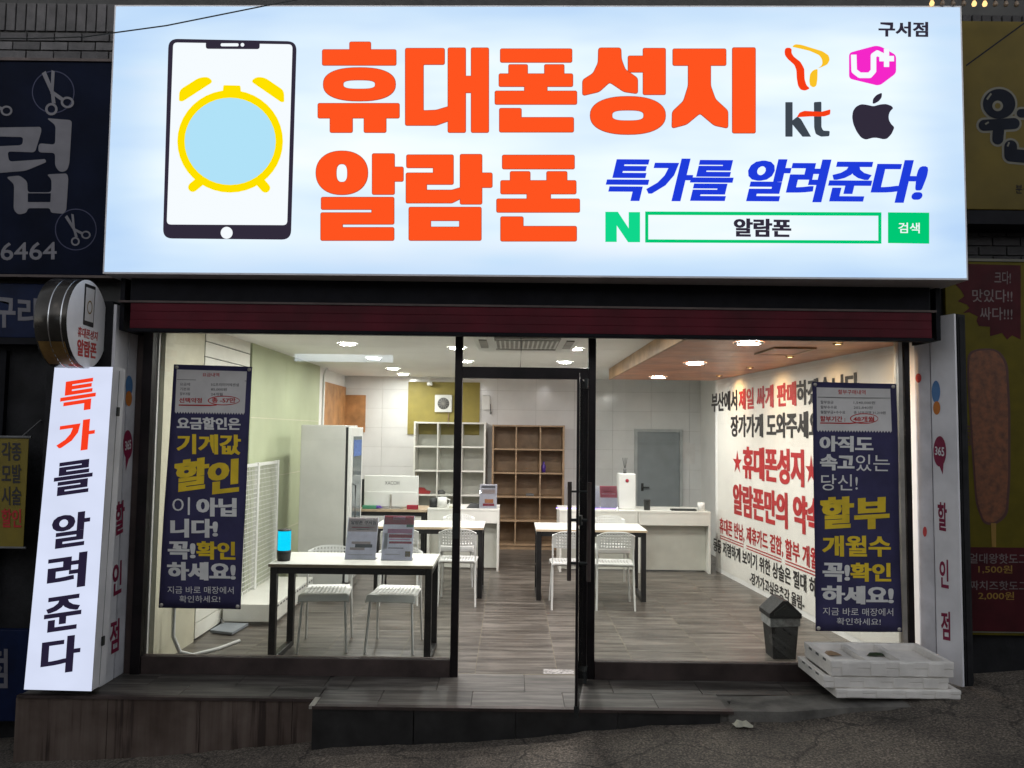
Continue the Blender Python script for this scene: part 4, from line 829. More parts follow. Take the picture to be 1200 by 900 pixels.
# floor things by the left wall
solo('white_hose', MB().tube([(-2.50, 5.82, .42), (-2.50, 5.83, .2), (-2.46, 5.86, .08), (-2.38, 5.9, .045), (-2.25, 6.05, .05), (-2.15, 6.25, .06)], .016, 8), 'plastic', 'white hose curling up from the floor under the left hanging banner', 'hose')
du = thing('dustpan', 'grey dustpan lying on the floor under the left hanging banner', 'dustpan', (-2.2, 6.2, .003))
a = [onZ(u, v, .012) for u, v in ((246, 741), (262, 732), (291, 733), (272, 744))]
part('pan', MB().hexa(a, [p + Vector((0, 0, .02)) for p in a]), 'dustpan', du)
part('handle', MB().tube([onZ(262, 733, .02), onZ(258, 722, .06), onZ(258, 712, .14)], .010, 8), 'gry', du)
q = onZ(262, 692, 0); fan = thing('paper_tray', 'dark paper tray on the floor behind the window table', 'tray', (-1.75, 8.1, .003)); part('tray', MB().cbox(-1.98, -1.70, 8.02, 8.3, .003, .05, .006), 'gasket', fan); part('lid', MB().cbox(-1.99, -1.69, 8.01, 8.31, .051, .065, .004), 'dustpan', fan)
# cyan lamp
a, b = onY(326.5, 620, 6.0), onY(341.5, 655, 6.0); rx = (b.x - a.x) / 2; cxx = (a.x + b.x) / 2
cl = thing('glow_lamp', 'small cylindrical lamp glowing cyan on the corner of the window table', 'lamp', (cxx, 5.98, .746))
part('base', MB().lathe([(.0005, 0), (rx * .9, 0), (rx, .06), (rx, .078), (.0005, .078)], (cxx, 5.98, .746)), 'gasket', cl)
part('shade', MB().lathe([(rx * .92, .079), (rx * .92, .225), (.0005, .225)], (cxx, 5.98, .746)), 'cyan', cl); part('cap', MB().lathe([(rx * .95, .2255), (rx * .95, .235), (.0005, .235)], (cxx, 5.98, .746)), 'gasket', cl)

# ================================================================== HANGING BANNERS ON THE GLASS
def ripple(p): return Vector((0, .006 * math.sin(p.x * 9 + p.z * 2.1) + .004 * math.sin(p.z * 5.3 + p.x * 3) - .006, 0))
BP = Pr(py(G - .022), ripple)
def hang(corners, lab, paper):
    q = [BP.pt(u, v, 0) for u, v in corners]
    t = thing('hanging_banner', lab, 'banner', ((q[2].x + q[3].x) / 2, G - .01, q[2].z))
    NU, NV = 10, 24; g_ = []
    for j in range(NV + 1):
        for i in range(NU + 1):
            a_, b_ = i / NU, j / NV; u = (corners[0][0] * (1 - a_) + corners[1][0] * a_) * (1 - b_) + (corners[3][0] * (1 - a_) + corners[2][0] * a_) * b_
            v = (corners[0][1] * (1 - a_) + corners[1][1] * a_) * (1 - b_) + (corners[3][1] * (1 - a_) + corners[2][1] * a_) * b_; g_.append(BP.pt(u, v, -.0008))
    fs_ = [(j * (NU + 1) + i, j * (NU + 1) + i + 1, (j + 1) * (NU + 1) + i + 1, (j + 1) * (NU + 1) + i) for j in range(NV) for i in range(NU)]
    cl_ = part('cloth', MB().add(g_, fs_, True), 'navy', t); so_ = cl_.modifiers.new('s', 'SOLIDIFY'); so_.thickness = .0012; so_.offset = 0
    mbp = MB(); pl_ = [tuple(paper[3][c] * 0 + (paper[0][c] * (1 - i / 8) + paper[1][c] * i / 8) * (1 - j / 4) + (paper[3][c] * (1 - i / 8) + paper[2][c] * i / 8) * (j / 4) for c in (0, 1)) for j in range(5) for i in range(9)]
    mbp.add([BP.pt(u, v, .0012) for u, v in pl_], [(j * 9 + i, j * 9 + i + 1, (j + 1) * 9 + i + 1, (j + 1) * 9 + i) for j in range(4) for i in range(8)], True); part('receipt_print', mbp, 'papr', t)
    n_ = 26; (xa, ya), (xb, yb) = paper[3], paper[2]
    shape('torn_edge', BP, [[(xa + (xb - xa) * k / n_, ya + (yb - ya) * k / n_ - .2), (xa + (xb - xa) * (k + 1) / n_, ya + (yb - ya) * (k + 1) / n_ - .2), (xa + (xb - xa) * (k + .5) / n_, ya + (yb - ya) * (k + .5) / n_ + 2.2)] for k in range(n_)], 'papr', t, .0013)
    for u, v in corners:
        cu, cv = (sum(c[0] for c in corners) / 4, sum(c[1] for c in corners) / 4); u += 3.4 if u < cu else -3.4; v += 3.2 if v < cv else -3.2
        c = BP.pt(u, v, 0); part('suction_cup', MB().lathe([(.0005, -.006), (.009, -.005), (.014, -.001)], (c.x, c.y, c.z), 'Y', 14), 'silver', t)
    return t
def circ(t, cx, cy, rx, ry): shape('ink_circle', BP, [], 'redi', t, .0022, [(ell(cx, cy, rx, ry, 36), ell(cx + .3, cy, rx - 1.0, ry - 1.0, 36))])
T = lambda t, s, x0, y0, x1, y1, m, off=.028, dil=.018, sh=0, rise=None: tpx(s, BP, x0, y0, x1, y1, m, t, off, dil, .002, sh, rise)
lb = hang([(204, 427), (296, 430), (282, 714), (186, 712)], 'navy banner with yellow and white Korean lettering hanging left of the door', [(207.5, 433), (290, 435.5), (287.5, 484), (205, 482.5)])
T(lb, '요금내역', 238, 437, 258, 441.5, 'redi', .015, 0); shape('rule', BP, [[(207.5, 444.5), (289.5, 446.3), (289.5, 446.9), (207.5, 445.1)]], 'gry', lb)
for k, (s1, s2) in enumerate((('요금제', '5G프리미어에센셜'), ('기본료', '85,000원'), ('할부개월', '24개월'))):
    T(lb, s1, 211, 448.5 + 5.6 * k, 223, 452 + 5.6 * k, 'gry', .01, 0); T(lb, s2, 248, 449 + 5.6 * k, [281, 267, 262][k], 452.6 + 5.6 * k, 'gry', .01, 0)
T(lb, '선택약정', 210, 466, 237, 472, 'redi', .02, .01); T(lb, '총 -57만', 249, 466, 277, 472, 'redi', .02, .01); circ(lb, 263, 469.5, 19, 5.6)
shape('ink_line', BP, [[(209.5, 474), (247, 474.3), (275, 473.5), (247, 476), (209.5, 475.4)]], 'redi', lb, .0021)
T(lb, '요금할인은', 207.5, 488.5, 282.5, 503, 'wht'); T(lb, '기계값', 207.5, 508.5, 282.5, 532, 'yel', .024, .02)
T(lb, '할', 205.5, 540, 243, 577, 'yel', .03, .035, 1, 5); T(lb, '인', 244, 541, 279, 580, 'yel', .03, .035, 1, 4)
T(lb, '이', 203, 582.5, 223, 603, 'wht', 0, 0); T(lb, '아닙', 231, 583, 277, 605, 'wht', .03, .03); T(lb, '니다!', 201.5, 607.5, 255, 629.5, 'wht', .03, .03)
T(lb, '꼭!', 198.5, 634, 229, 655, 'wht', .03, .03); T(lb, '확인', 231, 634, 276, 655.5, 'yel', .028, .02); T(lb, '하세요!', 197.5, 658, 276, 679.5, 'wht', .03, .03)
T(lb, '지금 바로 매장에서', 197, 686.5, 274, 695, 'wht', 0, 0); T(lb, '확인하세요!', 211, 697.5, 258, 705.5, 'wht', 0, 0)
rb = hang([(951, 447.5), (1049.5, 450), (1057, 740.5), (956, 739.5)], 'navy banner with yellow and white Korean lettering hanging right of the door', [(956, 454), (1042.5, 455.8), (1044, 505), (956.5, 504)])
T(rb, '할부구매내역', 981.6, 456.6, 1014, 462, 'redi', .015, 0); shape('rule', BP, [[(957, 465.2), (1042.5, 466.3), (1042.5, 466.9), (957, 465.8)]], 'gry', rb)
for k, (s1, s2) in enumerate((('할부원금', '1,540,000원'), ('할부수수료', '202,840원'), ('월할부금+수수료', '총 납부금액 31,210원'))):
    T(rb, s1, 960.5, 469.5 + 5.8 * k, [976, 980, 990][k], 473.2 + 5.8 * k, 'gry', .01, 0); T(rb, s2, 1000, 470 + 5.8 * k, [1025, 1022, 1037][k], 473.7 + 5.8 * k, 'gry', .01, 0)
T(rb, '할부기간 :', 960, 487.5, 990, 494, 'redi', .02, .01); T(rb, '48개월', 999.5, 487.8, 1024, 494, 'redi', .02, .01); circ(rb, 1012, 490.6, 16.5, 6.2)
shape('ink_line', BP, [[(960, 495), (995, 495.4), (1031, 493), (995, 497), (960, 496.4)]], 'redi', rb, .0021)
T(rb, '아직도', 960, 510.5, 1022.5, 529, 'wht', .03, .025); T(rb, '속고', 960.7, 532, 1000.5, 551, 'wht', .03, .025); T(rb, '있는', 1002.6, 532.5, 1042, 552, 'wht', .004, 0); T(rb, '당신!', 961.6, 555.5, 1005, 574.5, 'wht', .004, 0)
T(rb, '할', 962, 583, 999, 620, 'yel', .03, .035, 0, 2); T(rb, '부', 1002, 584, 1041, 621, 'yel', .03, .035, 0, 2); T(rb, '개월수', 963, 627, 1043.5, 651.5, 'yel', .024, .018)
T(rb, '꼭!', 964, 659, 994, 681, 'wht', .03, .03); T(rb, '확인', 995.7, 659, 1043.5, 681, 'yel', .028, .02); T(rb, '하세요!', 963, 685.5, 1046, 707, 'wht', .03, .03)
T(rb, '지금 바로 매장에서', 964, 711.5, 1046, 720.5, 'wht', 0, 0); T(rb, '확인하세요!', 980, 723.5, 1031, 731.5, 'wht', 0, 0)

# ================================================================== BIN, FOAM TRAYS, LITTER
q = onZ(921, 774, .003); bx, by_ = q.x, q.y + .12
bn = thing('waste_bin', 'dark grey waste bin with gabled lid and bag rim inside the right window', 'bin', (bx, by_, .003))
w0, w1, h_ = .088, .110, .325
part('body', MB().hexa([(bx - w0, by_ - w0, .003), (bx + w0, by_ - w0, .003), (bx + w0, by_ + w0, .003), (bx - w0, by_ + w0, .003)], [(bx - w1, by_ - w1, h_), (bx + w1, by_ - w1, h_), (bx + w1, by_ + w1, h_), (bx - w1, by_ + w1, h_)]), 'bin', bn)
part('bag_rim', MB().hexa([(bx - w1 - .006, by_ - w1 - .006, h_ - .07), (bx + w1 + .006, by_ - w1 - .006, h_ - .06), (bx + w1 + .006, by_ + w1 + .006, h_ - .06), (bx - w1 - .006, by_ + w1 + .006, h_ - .07)], [(bx - w1 - .008, by_ - w1 - .008, h_ - .005), (bx + w1 + .008, by_ - w1 - .008, h_ - .002), (bx + w1 + .008, by_ + w1 + .008, h_), (bx - w1 - .008, by_ + w1 + .008, h_)]), 'bag', bn)
g = w1 + .016
part('lid', MB().prism([(bx - g, by_ - g, h_ + .001), (bx + g, by_ - g, h_ + .001), (bx + g, by_ - g, h_ + .035), (bx + .02, by_ - g, h_ + .135), (bx - .02, by_ - g, h_ + .135), (bx - g, by_ - g, h_ + .035)], (0, 2 * g, 0)), 'bin', bn)
part('flap', MB().prism([(bx - g * .72, by_ - g - .006, h_ + .02), (bx + g * .72, by_ - g - .006, h_ + .02), (bx + g * .72, by_ - g - .006, h_ + .045), (bx, by_ - g - .006, h_ + .112), (bx - g * .72, by_ - g - .006, h_ + .045)], (0, .0055, 0)), 'gasket', bn)
def tray(x0, x1, y0, y1, z, h, lab, open_=False, sk=0):
    t = thing('foam_tray', lab, 'foam tray', ((x0 + x1) / 2, (y0 + y1) / 2, z), 'stacked foam trays'); f = z + h * .55; w = .04
    part('body', MB().cbox(x0 + .003, x1 - .003, y0 + .003, y1 - .003, z, f, .006), 'foam', t)
    part('rim', MB().cbox(x0, x1, y0, y0 + w, f - .002, z + h, .006).cbox(x0, x1, y1 - w, y1, f - .002, z + h, .006).cbox(x0, x0 + w, y0 + w - .004, y1 - w + .004, f - .002, z + h - .001, .006).cbox(x1 - w, x1, y0 + w - .004, y1 - w + .004, f - .002, z + h - .001, .006), 'foam', t)
    for k in range(4):
        x = x0 + .12 + (x1 - x0 - .24) * k / 3; part('rib', MB().cbox(x - .05, x + .05, y0 - .004, y0 + .006, z + .008, z + h * .9, .003), 'foam', t)
    for k in range(3): part('side_notch', MB().box(x0 - .001, x0 + .004, y0 + .08 + k * .12, y0 + .13 + k * .12, z + h * .75, z + h * .9), 'gry', t)
    if open_:
        for fx in (.34, .62):
            x = x0 + (x1 - x0) * fx; part('partition', MB().cbox(x - .02, x + .02, y0 + w + .001, y1 - w - .001, f + .0005, z + h - .004, .005), 'foam', t)
        part('floor_step', MB().cbox(x0 + .07, x0 + .22, y0 + .06, y0 + .11, f + .0005, z + h * .85, .004), 'foam', t); part('floor_step', MB().cbox(x1 - .24, x1 - .06, y0 + .05, y0 + .09, f + .0005, z + h * .8, .004), 'foam', t)
    return t
zb = .062
X0, X1 = 2.06, 2.90
tray(X0 + .06, X1 + .03, 5.075, 5.52, zb, .058, 'bottom white foam tray of the stack beside the right pier')
tray(X0 - .015, X1 - .04, 5.09, 5.55, zb + .059, .075, 'middle white foam tray of the stack beside the right pier')
tray(X0 + .03, X1 - .01, 5.08, 5.545, zb + .135, .10, 'top white foam tray with open compartments and wilted leaf inside', True)
zt = zb + .135 + .057
q = Vector((2.52, 5.37, zt)); solo('wilted_leaf', MB().add([(q.x - .07, q.y - .01, zt + .002), (q.x - .03, q.y + .03, zt + .012), (q.x + .04, q.y + .025, zt + .014), (q.x + .08, q.y - .015, zt + .003), (q.x + .02, q.y - .035, zt + .010), (q.x - .04, q.y - .035, zt + .008), (q.x, q.y, zt + .022)], [(0, 1, 6), (1, 2, 6), (2, 3, 6), (3, 4, 6), (4, 5, 6), (5, 0, 6)]), 'leaf', 'dark wilted leaf lying in the top foam tray', 'leaf')
q = Vector((2.21, 5.37, zt)); solo('food_scrap', MB().add([(q.x - .07, q.y - .02, zt + .002), (q.x - .02, q.y + .03, zt + .02), (q.x + .05, q.y + .02, zt + .012), (q.x + .07, q.y - .02, zt + .004), (q.x, q.y - .04, zt + .01), (q.x, q.y, zt + .03)], [(0, 1, 5), (1, 2, 5), (2, 3, 5), (3, 4, 5), (4, 0, 5)]), 'walnut', 'brown scrap lying in the top foam tray', 'scrap')
q = Vector((1.46, 4.9, 0)); zg = gz(q.x, q.y, False) + .012
mb = MB(); vs_ = []
for i in range(5):
    for j in range(4): vs_.append((q.x - .055 + .028 * i + random.uniform(-.006, .006), q.y - .04 + .025 * j + random.uniform(-.006, .006), zg + random.uniform(.0, .035) * (1 if 0 < i < 4 and 0 < j < 3 else .2)))
mb.add(vs_, [(j + 4 * i, j + 1 + 4 * i, j + 5 + 4 * i, j + 4 + 4 * i) for i in range(4) for j in range(3)]); solo('litter_paper', mb, 'paper', 'crumpled scrap of paper on the asphalt before the porch', 'litter')

# ================================================================== LEFT LIGHT BOX AND ROUND SIGN
LY = 5.08
LBP = Pr(py(LY))
q4 = [LBP.pt(u, v, 0) for u, v in ((64, 430), (132, 430), (107, 810), (28, 808))]
vb = thing('light_box', 'tall backlit light box with vertical Korean lettering on the left pier', 'light box', ((q4[2].x + q4[3].x) / 2, 5.15, q4[2].z))
bkv = Vector((0, .17, 0))
part('casing', MB().hexa([p + Vector((0, .004, 0)) for p in q4], [p + bkv for p in q4]), 'strip', vb)
part('lit_face', MB().hexa(q4, [p + Vector((0, .003, 0)) for p in q4]), 'face2', vb)
part('seam', MB().hexa([q4[1] + Vector((.0012, .09, -.02)), q4[1] + Vector((.0012, .094, -.02)), q4[2] + Vector((.0012, .094, .01)), q4[2] + Vector((.0012, .09, .01))], [q4[1] + Vector((-.004, .09, -.02)), q4[1] + Vector((-.004, .094, -.02)), q4[2] + Vector((-.004, .094, .01)), q4[2] + Vector((-.004, .09, .01))]), 'gry', vb)
for f_ in (.14, .86):
    c = q4[1] * (1 - f_) + q4[2] * f_; part('latch', MB().cbox(c.x + .0005, c.x + .012, c.y + .08, c.y + .11, c.z - .03, c.z + .03, .003), 'gasket', vb)
rows = [('특', 70.5, 442, 113, 485, 'red2'), ('가', 66.5, 490, 111.5, 532, 'red2'), ('를', 63, 537, 109, 582, 'ink2'), ('알', 60, 598, 105.5, 644, 'ink2'), ('려', 55.5, 646, 101.5, 693, 'ink2'), ('준', 51.5, 695, 96, 742, 'ink2'), ('다', 48, 743, 94.5, 792, 'ink2')]
for s_, x0, y0, x1, y1, m_ in rows:
    text(s_, [LBP.pt(u, v, 0) for u, v in ((x0 + 3, y0 + 6), (x1, y0), (x1 - 3, y1 - 6), (x0, y1))], m_, vb, .022, .024, .002)
for k in range(3): 
    a = LBP.pt(66 + 6 * k, 434, 0); part('bird_spike', MB().tube([a + Vector((0, .08, -.02)), a + Vector((-.03 - .01 * k, .06, .07))], .0022, 5), 'silver', vb)
c = onY(100, 379, 5.0); rx0 = -.19
rs = thing('round_projecting_sign', 'round white projecting sign with dark drum side above the light box', 'sign', (c.x - .1, 5.05, c.z - .3))
rd = .293; cx_, cy_, cz_ = c.x, 5.02, c.z
part('drum', MB().lathe([(rd * .99, 0), (rd, -.004), (rd, rx0), (rd * .985, rx0 - .004), (.0005, rx0 - .005)], (cx_, cy_, cz_), 'X', 48), 'drum', rs)
for k in range(2): part('band', MB().lathe([(rd + .0008, -.03 - .075 * k), (rd + .002, -.031 - .075 * k), (rd + .002, -.036 - .075 * k), (rd + .0008, -.037 - .075 * k)], (cx_, cy_, cz_), 'X', 48), 'chrome', rs)
part('gold_strip', MB().add([(cx_ - .02 - .16 * i, cy_ + (rd + .002) * math.cos(a_), cz_ + (rd + .002) * math.sin(a_)) for a_ in [R(210 + 8 * k) for k in range(6)] for i in (0, 1)], [(2 * k, 2 * k + 1, 2 * k + 3, 2 * k + 2) for k in range(5)], True), 'gold', rs)
part('disc_face', MB().lathe([(.0005, .002), (rd * .97, .002), (rd * .985, .0)], (cx_, cy_, cz_), 'X', 48), 'disc', rs)
RP = Pr(((cx_ + .0025, 0, 0), (-1, 0, 0)))
dp = shape('phone_picture', RP, [rpoly([(97, 331.5), (112, 336), (109, 384), (94.5, 380)], 1)], 'blackv', rs, .001)
shape('phone_screen', RP, [[(98.6, 336), (110.6, 339.5), (108.3, 378), (96.4, 375)]], 'papr', dp, .002); shape('clock_rim', RP, [], 'posty', dp, .003, [(ell(103.5, 360, 3.6, 8, 20), ell(103.5, 360, 2.8, 6.3, 20))])
text('휴대폰성지', [on(u, v, RP.p) for u, v in ((88, 382), (115.5, 389), (114.5, 399.5), (87, 394))], 'redi', rs, .02, .01, .001, n=Vector((1, 0, 0)))
text('알람폰', [on(u, v, RP.p) for u, v in ((87, 396.5), (114, 402), (113, 420.5), (86.5, 416.5))], 'redi', rs, .03, .02, .001, n=Vector((1, 0, 0)))
part('bracket', MB().tube([(cx_ - .12, cy_ + .2, cz_), (cx_ - .12, 5.6, cz_)], .025, 8), 'shdark', rs); rs.rotation_euler = (0, 0, R(5))

# ================================================================== LEFT NEIGHBOUR
NB = 5.42; NP = Pr(py(NB))
a, b = onY(0, 70, NB), onY(60, 322, NB)
bs_ = thing('barber_sign', 'unlit dark navy barber sign with grey lettering and scissors beside the lit sign', 'sign', (-3.6, NB, b.z))
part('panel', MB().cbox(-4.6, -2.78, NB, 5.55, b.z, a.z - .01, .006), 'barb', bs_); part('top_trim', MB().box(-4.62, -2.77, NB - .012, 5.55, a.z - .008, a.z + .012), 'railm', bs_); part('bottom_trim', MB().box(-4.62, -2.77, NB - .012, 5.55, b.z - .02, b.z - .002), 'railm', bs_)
K = crop(0, 60, 3.336)
shape('letter', NP, [rpoly(mp(K, [(182, 262), (282, 270), (272, 440), (262, 468), (235, 474), (216, 450), (216, 398), (150, 396), (152, 360), (216, 366), (218, 290)]), 4),
                     rpoly(mp(K, [(-90, 300), (160, 296), (163, 312), (138, 396), (30, 392), (36, 432), (178, 422), (182, 434), (100, 468), (-20, 478), (-15, 372), (88, 368), (92, 336), (-90, 332)]), 4),
                     rpoly(mp(K, [(24, 492), (78, 486), (108, 510), (108, 552), (202, 552), (202, 500), (182, 482), (262, 478), (268, 496), (260, 620), (250, 636), (200, 632), (196, 614), (110, 614), (104, 632), (72, 640), (54, 620), (56, 520)]), 4)], 'barbt', bs_, .002)
shape('letter_counter', NP, [mp(K, [(110, 556), (200, 556), (198, 590), (110, 590)])], 'barb', bs_, .004)
text('6464', [on(u, v, NP.p) for u, v in (K(3, 748), K(222, 745), K(222, 815), K(3, 818))], 'barbt', bs_, .012, 0, .002, name='phone_number')
def scissors(cx, cy, s, ang, par):
    ca, sa = math.cos(ang), math.sin(ang); f = lambda x, y: (cx + (x * ca - y * sa) * s, cy + (x * sa + y * ca) * s)
    polys = [[f(*p) for p in pl] for pl in ([(-3, -46), (4, -44), (8, -2), (2, 4)], [(-22, -36), (-15, -42), (8, -4), (4, 4)], [(2, -2), (9, -2), (16, 22), (8, 22)], [(2, 2), (6, -4), (30, 8), (27, 15)])]
    rings = [([f(9 + 13 * math.cos(t), 35 + 13 * math.sin(t)) for t in [2 * PI * k / 20 for k in range(20)]], [f(9 + 8 * math.cos(t), 35 + 8 * math.sin(t)) for t in [2 * PI * k / 20 for k in range(20)]]),
             ([f(40 + 14 * math.cos(t), 16 + 12 * math.sin(t)) for t in [2 * PI * k / 20 for k in range(20)]], [f(40 + 9 * math.cos(t), 16 + 7.5 * math.sin(t)) for t in [2 * PI * k / 20 for k in range(20)]])]
    shape('scissors_print', NP, polys, 'barbt', par, .003, rings)
for (cx, cy, s_, r_) in ((58.5, 108, .56, 25), (85, 269, .40, 24.5)):
    shape('ring_print', NP, [], 'barbb', bs_, .0015, [(ell(cx + 4, cy, r_, r_), ell(cx + 4, cy, r_ - 1.2, r_ - 1.2))]); scissors(cx, cy, s_, .15 if s_ > .5 else .0, bs_)
scissors(-12, 122, .5, .0, bs_)
# lower sign strip, dark shopfront, banner, blue panel
a, b = onY(0, 332, 5.5), onY(56, 396, 5.5)
ls = thing('blue_sign_strip', 'dim blue sign strip below the barber sign, behind the round sign', 'sign', (-3.8, 5.5, b.z))
part('panel', MB().cbox(-4.9, b.x + .06, 5.5, 5.61, b.z, a.z, .005), 'bluesign', ls); LS = Pr(py(5.5))
text('구리', [on(u, v, LS.p) for u, v in ((-8, 345), (44, 350), (44, 384), (-8, 384))], 'barbt', ls, .025, .01, .003)
part('frame', MB().box(-4.9, b.x + .06, 5.48, 5.612, b.z - .05, b.z - .002), 'shdark', ls)
a, b = onY(0, 512, 5.4), onY(27, 642, 5.4)
yb_ = thing('yellow_banner', 'dim yellow hanging banner with dark lettering left of the light box', 'banner', (-3.6, 5.4, b.z))
part('cloth', MB().box(-4.15, b.x, 5.4, 5.404, b.z, a.z), 'yban', yb_); YB = Pr(py(5.4))
tpx('성인영상', YB, 3, 516, 26, 540, 'blackv', yb_, .02, 0, .002) if False else None
for k, s_ in enumerate(('각종', '모발', '시술', '할인')): tpx(s_, YB, 2, 518 + 26 * k, 25, 540 + 26 * k, 'blackv' if k < 3 else 'redv', yb_, .02, .01, .002)
part('rod', MB().tube([(-4.2, 5.4, a.z), (b.x + .02, 5.4, a.z)], .01, 8), 'gry', yb_); part('rod', MB().tube([(-4.2, 5.4, b.z), (b.x + .02, 5.4, b.z)], .008, 8), 'gry', yb_)
part('hanger', MB().tube([(b.x - .05, 5.4, a.z), (b.x - .05, 5.61, a.z + .12)], .006, 6), 'gry', yb_)
a, b = onY(0, 738, 5.45), onY(42, 846, 5.45)
bp = thing('blue_sign', 'dim blue panel sign with a white character low beside the light box', 'sign', (-3.6, 5.45, b.z))
part('panel', MB().cbox(-4.3, b.x, 5.45, 5.5, b.z, a.z, .006), 'bluesign', bp); BPn = Pr(py(5.45)); tpx('점', BPn, -16, 760, 9, 806, 'barbt', bp, .02, .01, .002)
part('prop', MB().box(-4.0, -3.9, 5.5, 5.6, b.z - .3, a.z), 'gry', bp)
for x in (-4.3, -3.75): part('shop_door_post', MB().box(x, x + .06, 5.58, 5.62, -.5, 2.3), 'shdark', bld)

# ================================================================== RIGHT NEIGHBOUR
YP = Pr(py(5.30))
a, b = onY(1140, 8, 5.3), onY(1200, 246, 5.3)
yl = thing('yellow_sign', 'unlit yellow shop sign with glossy navy bubble letters', 'sign', (3.7, 5.3, b.z))
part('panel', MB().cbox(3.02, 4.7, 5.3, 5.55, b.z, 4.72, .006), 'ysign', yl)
part('under_strip', MB().box(3.03, 4.7, 5.31, 5.55, b.z - .10, b.z - .002), 'shdark', yl)
K2 = crop(1100, 80, 3.6)
def bubble(polys, rings, par):
    shape('letter_outline', YP, [p[1] for p in polys], 'bubo', par, .0015); shape('letter', YP, [p[0] for p in polys], 'bub', par, .004)
def cap2(x0, y0, x1, y1, r): 
    o = []
    for gr in (0, 2.6):
        dx, dy = x1 - x0, y1 - y0; L_ = math.hypot(dx, dy) or 1; an = math.atan2(dy, dx); q = r + gr
        o.append([(x0 + q * math.cos(an + PI / 2 + PI * k / 10), y0 + q * math.sin(an + PI / 2 + PI * k / 10)) for k in range(11)] + [(x1 + q * math.cos(an - PI / 2 + PI * k / 10), y1 + q * math.sin(an - PI / 2 + PI * k / 10)) for k in range(11)])
    return o
e0 = [ell(1170.5, 122, 19, 17.5), ell(1170.5, 122, 21.6, 20.1)]
bubble([e0, cap2(1153, 147, 1188, 145, 6.5), cap2(1170, 150, 1169, 163, 6.5), cap2(1184, 172, 1184, 180, 7.5), cap2(1184, 182, 1215, 185, 7.5), cap2(1196, 133, 1215, 133, 5)], (), yl)
shape('letter_counter', YP, [ell(1168.5, 124.5, 6.2, 6.2)], 'bubo', yl, .006); shape('letter_counter', YP, [ell(1168.5, 124.5, 3.4, 3.4)], 'ysign', yl, .0072)
shape('gloss_print', YP, [stroke([(1156, 117), (1161, 110)], 2.2)[0], stroke([(1154, 146), (1158, 143.5)], 2)[0], stroke([(1180, 172), (1182, 167)], 2)[0]], 'bubo', yl, .006)
tpx('분식', YP, 1190, 216, 1206, 227, 'bub', yl, .01, 0, .002)
shape('rib_line', YP, [[(1132, 76), (1206, 22), (1206, 24), (1132, 78)]], 'bub', yl, .0015)
PP = Pr(py(5.50))
a, b = onY(1107, 306, 5.5), onY(1200, 745, 5.5); xe = onY(1224, 500, 5.5).x
ps = thing('food_poster', 'dim yellow and maroon corn dog poster with prices on the right wall', 'poster', (3.5, 5.5, b.z))
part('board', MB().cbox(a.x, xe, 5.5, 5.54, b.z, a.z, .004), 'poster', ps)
part('trim', MB().box(a.x - .01, xe + .01, 5.492, 5.545, a.z + .001, a.z + .02), 'bubo', ps)
shape('red_ground', PP, [[(1120, 309), (1196, 311), (1196, 398), (1186, 393), (1180, 398), (1174, 390), (1168, 392), (1160, 394), (1160, 383), (1147, 382), (1144, 376), (1146, 371), (1136, 366), (1128, 367), (1136, 361), (1133, 357), (1122, 353), (1130, 347), (1126, 340), (1120, 334)]], 'postr', ps, .002)
for k, (s_, x0, x1) in enumerate((('크다!', 1165, 1184), ('맛있다!!', 1139, 1186), ('싸다!!!', 1148, 1186))): tpx(s_, PP, x0, 318 + 21 * k, x1, 333 + 21 * k, 'pgrey', ps, .008, 0, .004)
shape('red_ground', PP, [[(1119, 641), (1224, 642), (1224, 741), (1119, 739)]], 'postr', ps, .002)
shape('corn_dog', PP, [rpoly([(1134, 412), (1150, 408), (1170, 409), (1181, 425), (1184, 480), (1184, 560), (1181, 605), (1165, 616), (1152, 614), (1143, 590), (1138, 520), (1133, 440)], 10)], 'dogd', ps, .002)
shape('corn_dog', PP, [rpoly([(1136, 414), (1151, 410), (1168, 411), (1178, 427), (1181, 480), (1181, 558), (1178, 602), (1164, 613), (1153, 611), (1145, 589), (1140, 520), (1135, 440)], 10)], 'dog', ps, .004)
shape('stick', PP, [[(1161, 613), (1167, 613), (1167, 641), (1162, 641)]], 'posty', ps, .003)
shape('size_line', PP, [[(1125, 410), (1126.2, 410), (1131, 614), (1129.8, 614)], [(1121, 409), (1130, 409), (1130, 410.2), (1121, 410.2)], [(1126, 614), (1135, 614), (1135, 615.2), (1126, 615.2)]], 'dogd', ps, .003)
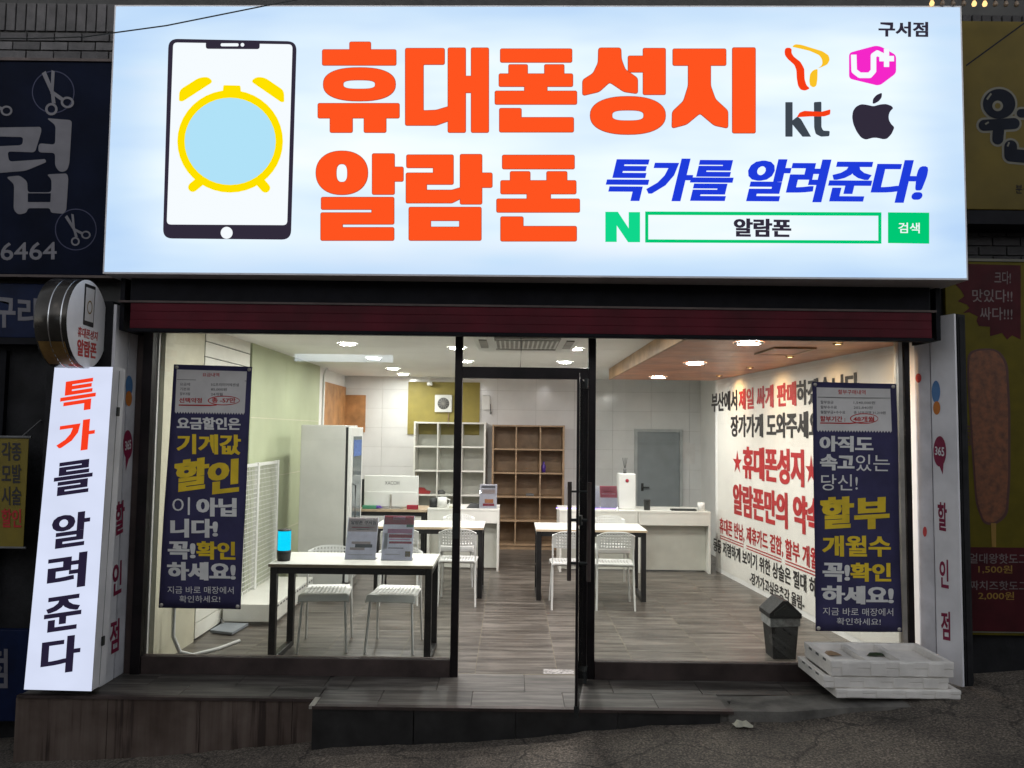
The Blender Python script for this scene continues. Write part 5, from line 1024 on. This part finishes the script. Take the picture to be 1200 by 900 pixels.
text('30cm', [on(u, v, PP.p) for u, v in ((1139, 497), (1141, 522), (1131, 522), (1129, 497))], 'dogd', ps, .01, 0, .006)
tpx('리얼대왕핫도그', PP, 1124, 648, 1204, 660, 'pgrey', ps, .01, 0, .004); tpx('1,500원', PP, 1146, 662, 1186, 672, 'posty', ps, .012, 0, .004)
tpx('모짜치즈핫도그', PP, 1124, 680, 1204, 691, 'pgrey', ps, .01, 0, .004); tpx('2,000원', PP, 1146, 693, 1188, 703, 'posty', ps, .012, 0, .004)
part('lower_trim', MB().box(a.x + .03, xe, 5.492, 5.5, onY(1150, 741, 5.5).z, onY(1150, 740, 5.5).z), 'bubo', ps)

# ================================================================== OVERHEAD WIRE, STRING LIGHTS, LOOSE CORDS
w_ = [(-25, 45), (40, 45), (100, 43), (195, 30), (312, 6.5), (380, -6), (520, -34)]
solo('overhead_cable', MB().tube([onY(u, v, 4.78) for u, v in w_], .0042, 6), 'gasket', 'thin black cable crossing the top left corner of the lit sign', 'cable')
for k in range(10):
    c = onY(1092 + 12.4 * k, 2.2 + .13 * k, 4.98); t = thing('string_bulb', 'small glowing bulb of the string lights above the lit sign end' if k in (0, 4, 5) else 'small unlit bulb of the string lights above the lit sign end', 'bulb', (c.x, c.y, c.z), 'string light bulbs')
    part('bulb', MB().lathe([(.0005, -.028), (.012, -.024), (.016, -.010), (.010, .006), (.008, .010)], (c.x, c.y, c.z), n=12), 'bulb' if k in (0, 4, 5) else 'bulboff', t); part('socket', MB().lathe([(.010, .0105), (.010, .035), (.0005, .036)], (c.x, c.y, c.z), n=10), 'gasket', t)
a, b = onY(1060, -3, 4.98), onY(1240, 0, 4.98); solo('string_light_wire', MB().tube([a, (a + b) / 2, b], .005, 6), 'gasket', 'black wire carrying the string light bulbs', 'wire')
solo('tangled_cord', MB().tube([on(u, v, ((-2.735, 0, 0), (1, 0, 0))) for u, v in ((174, 386), (174.5, 398), (170, 406), (166, 409), (165, 413), (168, 417), (171, 414), (171, 408), (173, 405))], .006, 6), 'gasket', 'black cord looped on the white panel at the left pier top', 'cord')
